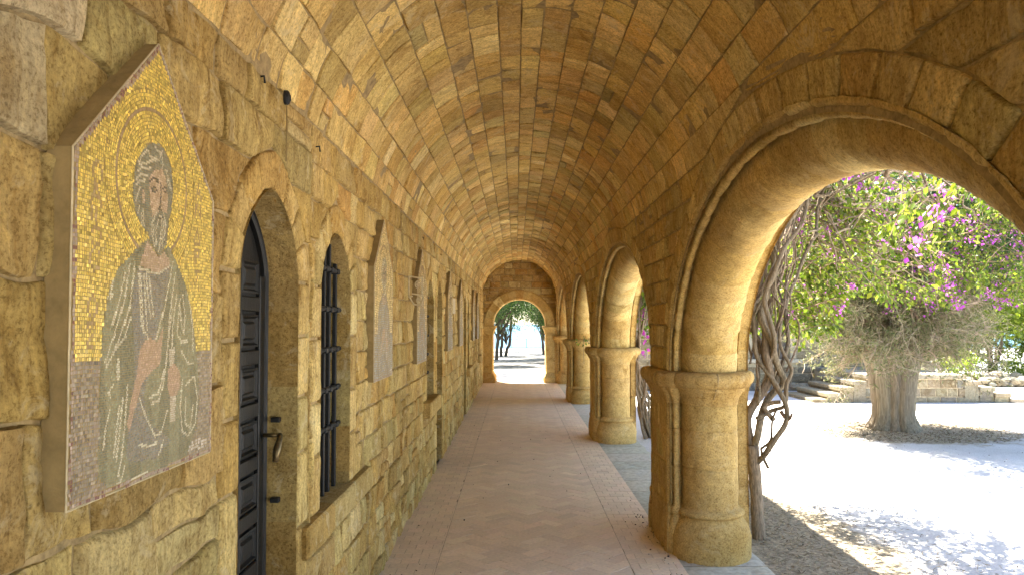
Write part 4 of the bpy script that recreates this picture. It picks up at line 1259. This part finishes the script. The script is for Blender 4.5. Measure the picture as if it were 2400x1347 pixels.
# second vine
v2 = thing('climbing_vine', 'bundle of bare grey vine stems climbing behind the second pier', 'climbing shrub', (1.9, 10.9, 0))
random.seed(73)
mb = MB(); lp = []; fp = []
for i in range(16):
    xb = random.uniform(1500, 1536); k = [U(random.uniform(1512, 1530), 1048, 10.9 + random.uniform(-.15, .25))]
    k.append(U(xb - 6, 960, 10.9)); k.append(U(random.uniform(1478, 1520), 870, 10.8)); k.append(U(random.uniform(1462, 1500), random.uniform(760, 800), 10.7)); k.append(U(random.uniform(1468, 1512), 700, 10.7)); k.append(U(random.uniform(1490, 1525), 640, 10.8)); k.append(U(1530, 520, 10.9))
    if i % 3 == 0: k = [k[0], k[1], U(1508, 900, 10.85), U(1490, 820, 10.8), U(1515, 720, 10.8), U(1520, 560, 10.9)]
    woody(mb, k, random.uniform(.012, .03), .012, i * 4.4, .05, 7, .2)
mb.build('stem', M['bark'], v2, smooth=True)
for _ in range(1500):
    q = U(random.gauss(1512, 14), random.gauss(680, 50), random.uniform(10.6, 11.6)); lp.append(q)
for _ in range(1500): lp.append((random.uniform(1.9, 3.4), random.uniform(10.4, 12.5), random.gauss(2.3, .35)))
for _ in range(24):
    q = U(random.gauss(1506, 8), random.gauss(730, 50), 11.0)
    for k in range(6): fp.append(tuple(np.array(q) + np.random.normal(size=3) * .03))
leaves_mesh('foliage', lp, .06, leafcols(len(lp), LG), M['leaf'], v2)
leaves_mesh('flowers', fp, .05, leafcols(len(fp), [((.55, .08, .50), 5)], .15), M['flower'], v2, aspect=.9)
# sprig growing on the third capital
random.seed(74)
sg = MB(); woody(sg, [(1.55, 14.9, 1.1), (1.35, 14.85, 1.27), (1.3, 14.7, 1.2), (1.33, 14.75, .8)], .006, .004, 3, .03, 5, .1)
sgo = sg.build('ivy_sprig', M['twig']); tag(sgo, 'thin green creeper hanging over the third capital', 'creeper')
lp = [(1.3 + random.gauss(0, .07), 14.72 + random.gauss(0, .05), 1.24 + random.gauss(0, .04)) for _ in range(60)]
leaves_mesh('leaves', lp, .045, leafcols(60, LG), M['leaf'], sgo)

# ------------------------------------------------------------------ trees
def clumps(n, c, r, per, rr, flat=.7):
    """n clumps around centre c radii r; each per leaves in radius rr"""
    out = []
    d = RNG.normal(size=(n, 3)); d /= np.linalg.norm(d, axis=1, keepdims=True)
    cc = np.array(c) + d * np.array(r) * (RNG.uniform(.35, 1, (n, 1)) ** .6)
    for q in cc:
        k = int(per * RNG.uniform(.5, 1.5)); s = rr * RNG.uniform(.6, 1.3)
        out.append(q + RNG.normal(size=(k, 3)) * np.array([s, s, s * flat]) * .5)
    return np.concatenate(out), cc
# big cypress
random.seed(81)
cy = thing('cypress_tree', 'old cypress with a thick fluted trunk in a brown litter circle', 'tree', (5.88, 11.85, -.05))
mb = MB()
def flt(a, f):
    return 1 + .10 * math.sin(5 * a + 1 + 1.2 * f) + .07 * math.sin(9 * a + 2.2 - f) + .045 * math.sin(17 * a + 3 * f) + (.10 * (1 - f) ** 6) * math.sin(6 * a)
TC = (.235, .195, .14)
keys = [(5.88, 11.85, z, r) for z, r in ((-.12, .24), (.2, .2), (.6, .21), (1.15, .30), (1.7, .36), (2.2, .3))]
P = spline(keys, .06); tube(mb, [p[:3] for p in P], [p[3] for p in P], 32, TC, lump=.08)
for i in range(9):
    a = i / 9 * 2 * math.pi + random.uniform(-.12, .12); rr = random.uniform(.10, .15)
    prof = [(-.12, .26, 1.25), (.02, .22, 1.05), (.18, .19, .92), (.5, .20, .92), (.9, .25, 1.0), (1.2, .34, 1.1), (1.5, .42, .95), (1.9, .5, .7)]
    k = [(5.88 + q * math.cos(a + .12 * z), 11.85 + q * math.sin(a + .12 * z), z, rr * w_) for z, q, w_ in prof]
    P = spline(k, .05); tube(mb, [p[:3] for p in P], [p[3] for p in P], 26, jit(TC, .1), lump=.10, seed=i, flute=lambda t, f, i=i: 1 + .06 * math.sin(5 * t + i) + .04 * math.sin(11 * t + 2 * i + 2 * f))
for i in range(14):
    a = i / 14 * 2 * math.pi + random.uniform(-.2, .2); r0 = .26
    k = [(5.88 + r0 * math.cos(a), 11.85 + r0 * math.sin(a), .9), (5.88 + .42 * math.cos(a), 11.85 + .42 * math.sin(a), 1.5), (5.88 + .6 * math.cos(a), 11.85 + .6 * math.sin(a), 2.4), (5.88 + .8 * math.cos(a), 11.85 + .8 * math.sin(a), 3.6)]
    Q = spline(k, .1); tube(mb, [p[:3] for p in Q], [lerp(.10, .03, j / len(Q)) for j in range(len(Q))], 10, jit((.25, .19, .13), .15), lump=.2)
mb.build('trunk', M['cyp_bark'], cy, smooth=True)
mb = MB(); NP = []
for i in range(420):
    a = random.uniform(0, 2 * math.pi); z = random.uniform(1.15, 2.6); L = random.uniform(.5, 1.45) * (1.0 if z > 1.3 else .8)
    up = random.uniform(-.15, .65); p = np.array([5.88 + .42 * math.cos(a), 11.85 + .42 * math.sin(a), z]); d = np.array([math.cos(a), math.sin(a), up]); d /= np.linalg.norm(d)
    pts = [p.copy()]; st = .09
    for q in range(int(L / st)):
        d = d + RNG.normal(size=3) * .20; d[2] -= .02; d /= np.linalg.norm(d); p = p + d * st; pts.append(p.copy())
    if len(pts) < 3: continue
    grey = jit((.38, .31, .23), .25)
    tube(mb, pts, [lerp(.016, .004, j / len(pts)) for j in range(len(pts))], 4, grey, cap=False)
    for q in range(1, len(pts)):
        for _ in range(2):
            e = d + RNG.normal(size=3) * .7; e /= np.linalg.norm(e); l2 = random.uniform(.12, .32)
            s0 = pts[q]; s1 = s0 + e * l2 * .5 + RNG.normal(size=3) * .02; s2 = s0 + e * l2 + RNG.normal(size=3) * .03
            tube(mb, [s0, s1, s2], [.004, .003, .002], 3, grey, cap=False)
            if random.random() < .6: NP.extend([s2 + RNG.normal(size=3) * .035 for _ in range(12)])
mb.build('dead_branch', M['twig'], cy)
pts, _ = clumps(470, (6.35, 11.5, 3.6), (2.0, 1.8, 1.7), 120, .45)
pts = pts[pts[:, 2] > 2.0]
nc = leafcols(len(NP), [((.17, .19, .09), 3), ((.27, .25, .15), 3), ((.10, .13, .05), 1.5)])
leaves_mesh('spray', NP, .055, nc, M['needle'], cy, aspect=.22)
leaves_mesh('crown', pts, .075, leafcols(len(pts), [((.045, .10, .035), 4), ((.07, .15, .05), 3), ((.03, .06, .025), 2)]), M['needle'], cy, aspect=.3)

def garden_tree(kind, label, loc, h, cr, cz, pal, n=90, per=90, leaf=.09, trunk=.09, lean=(0, 0), stems=1, group=None, cat='tree', asp=.55, rr=.45, limbs=10, base_c=None):
    t = thing(kind, label, cat, loc, group); mb = MB(); x, y, z = loc
    for s in range(stems):
        ox, oy = (random.uniform(-.25, .25), random.uniform(-.25, .25)) if stems > 1 else (0, 0)
        k = [(x + ox, y + oy, z - .1), (x + ox * 1.5 + lean[0] * .3, y + oy + lean[1] * .3, z + cz * .4), (x + ox * 2 + lean[0], y + oy * 2 + lean[1], z + cz * .9), (x + lean[0] * 1.3 + ox * 3, y + lean[1] * 1.3 + oy * 3, z + cz + (h - cz) * .6)]
        Q = spline(k, .2); tube(mb, [p[:3] for p in Q], [lerp(trunk, trunk * .35, j / len(Q)) for j in range(len(Q))], 8, jit((.10, .08, .06), .2), lump=.25, seed=s)
    cx, cyy = x + lean[0], y + lean[1]
    P, cc = clumps(n, (cx, cyy, z + cz + (h - cz) / 2), (cr, cr, (h - cz) / 2), per, rr)
    for q in random.sample(range(len(cc)), min(limbs, len(cc))):
        c = cc[q]; b = (x + lean[0] * .8, y + lean[1] * .8, z + cz * random.uniform(.6, 1.0))
        tube(mb, [b, tuple((b[k] + c[k]) / 2 + random.uniform(-.1, .1) for k in range(3)), tuple(c)], [trunk * .4, trunk * .25, trunk * .1], 5, (.10, .08, .06))
    mb.build('trunk', M['bark'], t, smooth=True)
    leaves_mesh('crown', P, leaf, leafcols(len(P), pal), M['leaf'] if asp > .4 else M['needle'], t, aspect=asp)
    return t
PINE = [((.05, .105, .025), 4), ((.08, .15, .03), 3), ((.03, .06, .02), 2), ((.12, .17, .04), 1)]
DG = [((.035, .075, .025), 4), ((.055, .11, .035), 3)]
BR_ = [((.15, .21, .025), 4), ((.22, .28, .035), 3), ((.09, .14, .02), 2)]
random.seed(91)
gp = 'trees seen through the far doorway'
EN = [(-1.05, 31, 5.2, 1.7, 1.9, (.1, 0), 'slim dark tree hard against the left jamb of the far doorway'),
      (-1.02, 40, 6.0, 1.5, 1.6, (.1, 0), 'thin trunked tree just inside the left of the far doorway view'),
      (-.75, 47, 6.5, 1.6, 1.3, (.2, 0), 'forked tree left of the gap to the sea in the far doorway'),
      (2.0, 43, 6.2, 2.1, 1.9, (-.55, 0), 'leaning tree at the right of the far doorway view'),
      (1.55, 34, 5.0, .9, 1.4, (.05, 0), 'dark tree half hidden by the right jamb of the far doorway'),
      (1.9, 52, 6.5, 1.9, 2.1, (-.2, .0), 'farthest tree at the right of the sea gap')]
for x, y, h, cr, cz, ln, lb in EN:
    garden_tree('pine_tree', lb, (x, y, gz(x, y)), h, cr, cz - .1, PINE, 130, 90, .10, .10, ln, 2 if 'forked' in lb else 1, gp, asp=.35, rr=.55)
for i, (x, y, h, lb) in enumerate([(-3.3, 25.5, 5.6, 'spreading pine added to shade the garden path on the left'), (3.5, 27.5, 5.8, 'spreading pine added to shade the garden path on the right'), (-3.4, 32.5, 6, 'second spreading pine added for shade on the left of the path'), (3.2, 36.5, 6, 'second spreading pine added for shade on the right of the path')]):
    garden_tree('shade_pine', lb, (x, y, gz(x, y)), h, 2.6, 2.75, PINE, 190, 110, .14, .09, (-x * .35, 0), 1, gp, asp=.35, rr=.8)  # crowns added above the sightline to shade the garden ground
for i, (x, y, h, lb) in enumerate([(-4.6, 40, 6, 'high crowned pine added for shade left of the path, third from the cloister'), (4.6, 43, 6, 'high crowned pine added for shade right of the path, third from the cloister'), (-4.9, 50, 6.4, 'high crowned pine added for shade left of the path, fourth from the cloister'), (4.9, 56, 6.6, 'high crowned pine added for shade right of the path, fourth from the cloister'), (-5.2, 64, 6.8, 'high crowned pine added for shade left of the path nearest the railing')]):
    garden_tree('shade_pine', lb, (x, y, gz(x, y)), h, 3.3, 3.9, PINE, 200, 90, .17, .10, (-x * .5, 0), 1, gp, asp=.4, rr=1.0)  # added beside the doorway view, only their shade reaches the path
for i, (x, y, h) in enumerate([(-4.6, 27.5, 6.5), (-4.8, 33, 7), (4.5, 28.5, 6.5), (5.2, 35, 7), (-5, 41, 7), (5.6, 44, 7)]):  # extra pines off to the sides, added for shade
    garden_tree('pine_tree', ['tall pine added for shade left of the garden path', 'second pine added for shade left of the garden path', 'tall pine added for shade right of the garden path', 'second pine added for shade right of the garden path', 'far pine added for shade left of the path', 'far pine added for shade right of the path'][i], (x, y, gz(x, y)), h, 2.3, 2.2, PINE, 90, 80, .13, .16, (random.uniform(-.3, .3), 0), 1, gp, asp=.35, rr=.7)
DG2 = [((.07, .11, .02), 4), ((.11, .15, .03), 3), ((.045, .07, .02), 2)]
# garden right of the cypress
random.seed(92)
gq = 'trees beyond the courtyard steps'
RT_ = [('broadleaf_tree', 'bright yellow green tree right of the cypress', (14.6, 23.5), 4.0, 2.0, .95, BR_, 210, .11, 5, .05),
       ('broadleaf_tree', 'bright leafy tree at the right edge of the photo', (17.9, 25.5), 4.3, 2.3, 1.0, BR_, 210, .11, 4, .05),
       ('broadleaf_tree', 'thin green tree just behind the courtyard steps', (11.9, 23.0), 3.0, 1.0, 1.3, [((.10, .2, .03), 3), ((.18, .28, .04), 2)], 70, .09, 3, .035),
       ('pine_tree', 'dark tall pine behind the bright tree', (16.5, 33), 8.5, 3.2, 2.4, DG, 210, .16, 1, .2),
       ('pine_tree', 'dark pine behind the cypress crown', (11.2, 31), 8.0, 3.2, 2.2, DG, 210, .16, 1, .2),
       ('broadleaf_tree', 'low bright tree between the cypress and the bushes', (12.6, 25.5), 4.4, 1.9, 1.3, BR_, 170, .11, 4, .05),
       ('pine_tree', 'dark wide pine filling the gap left of the bright tree', (13.6, 36), 9.5, 3.8, 1.8, DG, 260, .18, 1, .2),
       ('pine_tree', 'dark wide pine behind the right edge tree', (21, 29), 7.5, 3.2, 1.6, DG, 230, .17, 1, .2),
       ('pine_tree', 'dark pine far to the right', (22.5, 38), 8.2, 3.0, 2.4, DG, 180, .16, 1, .2)]
for kd, lb, (x, y), h, cr, cz, pal, n, lf, st, tk in RT_:
    garden_tree(kd, lb, (x, y, gz(x, y)), h, cr, cz, pal, n, 95, lf, tk, (random.uniform(-.2, .2), 0), st, gq, asp=.35 if kd == 'pine_tree' else .6, rr=.8 if kd == 'pine_tree' else .42)
for i, (x, y, h, r, lb) in enumerate([(13.2, 25.8, 1.9, 1.1, 'tall green thicket behind the bush bed'), (16.0, 27.0, 2.0, 1.3, 'wide green thicket under the bright trees'), (19.0, 27.5, 2.0, 1.4, 'green thicket at the right edge of the photo'), (10.6, 27.0, 1.8, 1.0, 'green thicket behind the upper steps'), (12.0, 20.6, .95, .5, 'green bush with upright stems beside the low garden wall'), (10.7, 21.4, .9, .35, 'small green bush behind the upper steps'), (14.7, 22.4, .6, .6, 'low bush at the foot of the bright tree')]):
    garden_tree('garden_bush', lb, (x, y, -.04), h, r, .1, BR_ if h < 1.5 else DG2, 30 if h < 1.5 else 90, 70, .06 if h < 1.5 else .09, .014, (0, 0), 4, 'bushes in the garden bed', 'bush', rr=.25)

# ------------------------------------------------------------------ courtyard building and stairs
random.seed(101)
def grey_stone(k=1.0): return jit(tuple(x * k * .52 for x in random.choice([(.42, .37, .28), (.46, .41, .31), (.36, .33, .27), (.40, .34, .24), (.33, .32, .28), (.48, .42, .30)])), .1)
bd = thing('stone_building', 'pale ashlar building with a shuttered window behind the cypress', 'building', (6, 20, 0))
BY = 18.4
sfr = lambda x, z, h: (x, BY - h, z)
mb = MB()
def bw_(z): return None if z is not None and not (.72 <= z <= 2.0) else ((6.2, 6.2) if z is None else (5.72, 6.62))
zz = [-.1, .14, .38, .56, .70, .72, .93, 1.2, 1.42, 1.7, 2.0, 2.2, 2.45, 2.7, 2.95, 3.2, 3.5, 3.8, 4.1, 4.4]
for z0, z1 in zip(zz[:-1], zz[1:]):
    course(mb, 2.8, 9.5, z0, z1, [bw_], sfr, (.22, .6), lambda y: .12, rough=.006, wob=.006, joint=.008, colf=lambda y, z: grey_stone(), split=.08)
box(mb, 2.8, 9.5, BY + .012, 27, -.1, .72, (.4, .35, .26)); box(mb, 2.8, 5.72, BY + .012, 27, .72, 2.0, (.4, .35, .26)); box(mb, 6.62, 9.5, BY + .012, 27, .72, 2.0, (.4, .35, .26)); box(mb, 2.8, 9.5, BY + .012, 27, 2.0, 4.42, (.4, .35, .26))
mb.build('wall', M['stone'], bd, smooth=True, sharp=50)
mb = MB(); box(mb, 5.72, 6.62, BY + .13, BY + .16, .72, 2.0, (.06, .05, .045))
wo = mb.build('window', simple('shutter_grey_wood', (.11, .095, .085), .7, nscale=20, namp=.3), bd)
mb = MB()
for x in (5.72, 6.15, 6.58): box(mb, x, x + .045, BY + .09, BY + .13, .72, 2.0, (.1, .09, .08), .004)
for z in (.73, .93, 1.14, 1.35, 1.56, 1.8): box(mb, 5.765, 6.58, BY + .10, BY + .13, z, z + .035, (.1, .09, .08), .004)
mb.build('frame', M['twig'], wo)
mb = MB(); box(mb, 5.45, 6.88, BY - .14, BY + .1, .625, .715, (.46, .42, .34), .012); box(mb, 5.55, 6.78, BY - .07, BY + .02, .52, .624, (.44, .40, .30), .015)
mb.build('sill', M['carved'], wo)
for xa_ in (5.57, 6.625):
    mb = MB(); box(mb, xa_, xa_ + .15, BY - .03, BY + .02, .72, 2.1, (.32, .29, .22), .01); mb.build('window_jamb', M['carved'], wo)
# platform and stairs
stt = thing('stone_stairs', 'stone landing with steps going down on both sides behind the cypress', 'stairs', (8.2, 16.5, 0))
PY = 15.65
mb = MB(); spf = lambda x, z, h: (x, PY + .06 - h, z)
steps_r = [(9.25, 9.56, .40), (9.56, 9.87, .275), (9.87, 10.18, .15), (10.18, 10.5, .035)]
for z0, z1 in zip([-.1, .07, .25, .43], [.07, .25, .43, .44]):
    if z1 - z0 < .05: continue
    xr = {-.1: 10.2, .07: 9.86, .25: 9.4}.get(z0, 9.2)
    course(mb, 7.2, xr, z0, z1, [], spf, (.16, .36), lambda y: .1, rough=.006, wob=.008, joint=.012, colf=lambda y, z: grey_stone(1.02), split=0)
box(mb, 7.22, 9.23, PY + .075, BY - .01, -.1, .44, (.42, .36, .26))
mb.build('front_wall', M['stone'], stt, smooth=True, sharp=50)
mb = MB(); x = 7.2
while x < 9.2:
    x2 = min(x + random.uniform(.5, .8), 9.27)
    for y in (PY, 16.6, 17.5): box(mb, x, x2 - .004, y, min(y + .93, BY - .02), .44, .53, grey_stone(1.1), .012)
    x = x2
mb.build('landing', M['carved'], stt)
for (a, b, z) in steps_r:
    mb = MB(); box(mb, a - .02, b, PY, 17.6, z - .085, z, grey_stone(1.1), .012); box(mb, a, b - .03, PY + .05, 17.6, -.1, z - .087, grey_stone(), .0)
    mb.build('step', M['carved'], stt)
for i, (a, b, z) in enumerate([(6.93, 7.21, .40), (6.66, 6.95, .275), (6.39, 6.68, .15), (6.10, 6.41, .03)]):
    mb = MB(); box(mb, a, b, PY, 17.4, z - .085, z, grey_stone(1.1), .012); box(mb, a + .03, b, PY + .05, 17.4, -.1, z - .087, grey_stone(), .0)
    mb.build('step', M['carved'], stt)
for i in range(4):
    mb = MB(); z = .53 + (i + 1) * .12; box(mb, 8.7, 10.15 - i * .03, BY + .02 + i * .3 - 0, BY + .34 + i * .3, z - .12, z, grey_stone(1.05), .015)
    if i == 0: box(mb, 9.52, 10.15, BY + .02, BY + 1.2, -.1, z - .122, grey_stone(.95))
    mb.build('upper_step', M['carved'], stt)
# low rubble garden walls and loose stones
def rubble(name, label, P0, P1, n, size, z=0, seed=0, cat='low wall', kind=None):
    random.seed(seed); mb = MB()
    for i in range(n):
        t = random.random(); c = Vector((lerp(P0[0], P1[0], t) + random.gauss(0, .08), lerp(P0[1], P1[1], t) + random.gauss(0, .08), z + random.uniform(0, .16)))
        s = size * random.uniform(.6, 1.4); vs = []; ob = len(mb.v); col = grey_stone(.95)
        nu, nv = 7, 5
        for j in range(nv):
            for k in range(nu):
                ph = math.pi * j / (nv - 1); a = 2 * math.pi * k / nu
                d = Vector((math.sin(ph) * math.cos(a), math.sin(ph) * math.sin(a), math.cos(ph) * .6)); d *= 1 + .35 * noise.noise(d * 1.7 + Vector((i * 3.1, seed, 0)))
                mb.v.append(c + d * s)
        for j in range(nv - 1):
            for k in range(nu): mb.f.append((ob + j * nu + k, ob + (j + 1) * nu + k, ob + (j + 1) * nu + (k + 1) % nu, ob + j * nu + (k + 1) % nu)); mb.c.append(col)
    o = mb.build(name, M['carved']); tag(o, label, cat, kind=kind); return o
rubble('garden_wall', 'low rubble edging round the bush bed', (10.4, 19.5), (14.5, 19.6), 70, .13, -.02, 1)
rubble('garden_wall', 'broken stone edging at the right edge of the photo', (12.6, 20.8), (16.5, 21.2), 80, .15, .02, 2)
rb = rubble('stone_block', 'grey fallen stones lying at the foot of the pale building', (6.5, 17.9), (7.0, 17.9), 5, .13, 0, 3, 'stones')

# ------------------------------------------------------------------ fence beyond the garden
fn = thing('railing_fence', 'blue grey picket railing in front of the sea', 'fence', (0, 80, gz(0, 80)))
FZ = gz(0, 80)
for i in range(-4, 6):
    mb = MB(); x = -.5 + i * 1.62; box(mb, x - .045, x + .045, 79.96, 80.04, FZ - .1, FZ + 1.12); mb.build('post', M['fence'], fn)
mb = MB()
for i in range(-50, 75):
    x = -.5 + i * .135; box(mb, x - .014, x + .014, 79.985, 80.015, FZ + .06, FZ + 1.06)
mb.build('pickets', M['fence'], fn)['kind'] = 'stuff'
mb = MB()
for z in (.12, .95): box(mb, -7.3, 9.6, 79.97, 79.984, FZ + z, FZ + z + .04)
mb.build('rail', M['fence'], fn)
mb = MB(); box(mb, -1.0, -.9, 29.5, 29.62, -.3, .42, (.8, .8, .8), .01); wp = mb.build('white_post', simple('white_paint', (.75, .75, .73), .6)); tag(wp, 'short white post at the left jamb of the far doorway', 'post')

# ------------------------------------------------------------------ dry litter, small stones, leaf bits
random.seed(111)
n = 8500; px = np.abs(RNG.normal(0, .7, n)) + 1.72; py = RNG.uniform(2.5, 8.6, n); keep = (px < 3.4)
P = np.stack([px, py, np.full(n, -.04)], 1)[keep]
D = np.stack([RNG.normal(size=len(P)), RNG.normal(size=len(P)), np.abs(RNG.normal(0, .35, len(P)))], 1)
o = leaves_mesh('dry_grass', P, .038, leafcols(len(P), [((.36, .30, .19), 3), ((.22, .18, .12), 3), ((.46, .40, .27), 1)]), M['litter'], None, aspect=.10, dirs=D)
tag(o, 'dry straw and leaf litter at the foot of the bougainvillea', 'dry grass', kind='stuff')
n = 3800; a = RNG.uniform(0, 2 * np.pi, n); r = np.sqrt(RNG.uniform(.05, 1, n)); P = np.stack([5.95 + 1.7 * r * np.cos(a), 11.65 + 1.3 * r * np.sin(a), np.full(n, -.04)], 1)
D = np.stack([RNG.normal(size=n), RNG.normal(size=n), np.abs(RNG.normal(0, .3, n))], 1)
o = leaves_mesh('needle_litter', P, .045, leafcols(n, [((.16, .11, .065), 3), ((.10, .08, .05), 3), ((.26, .23, .11), 1.5)]), M['litter'], None, aspect=.12, dirs=D)
tag(o, 'brown cone and needle litter round the cypress', 'litter', kind='stuff')
n = 420; P = np.stack([RNG.uniform(2, 7.5, n), RNG.uniform(4.5, 11, n), np.full(n, -.038)], 1)
o = leaves_mesh('fallen_petals', P, .013, leafcols(n, [((.10, .08, .06), 3), ((.16, .13, .09), 2)]), M['litter'], None, aspect=.7, dirs=np.tile([1, 0, .1], (n, 1)))
tag(o, 'tiny dark leaf bits scattered on the bright gravel', 'debris', kind='stuff')
n = 150; P = np.stack([RNG.uniform(-.8, 1.05, n) , RNG.uniform(2.9, 12, n), np.full(n, .006)], 1); P[:60, 0] = 1.05 - np.abs(RNG.normal(0, .05, 60)); P[:60, 1] = RNG.uniform(4.4, 6.4, 60)
o = leaves_mesh('floor_crumbs', P, .012, leafcols(n, [((.08, .05, .035), 3), ((.05, .035, .03), 2)]), M['litter'], None, aspect=.9, dirs=np.tile([1, .2, .3], (n, 1)))
tag(o, 'small dark crumbs and leaf bits on the brick floor', 'debris', kind='stuff')
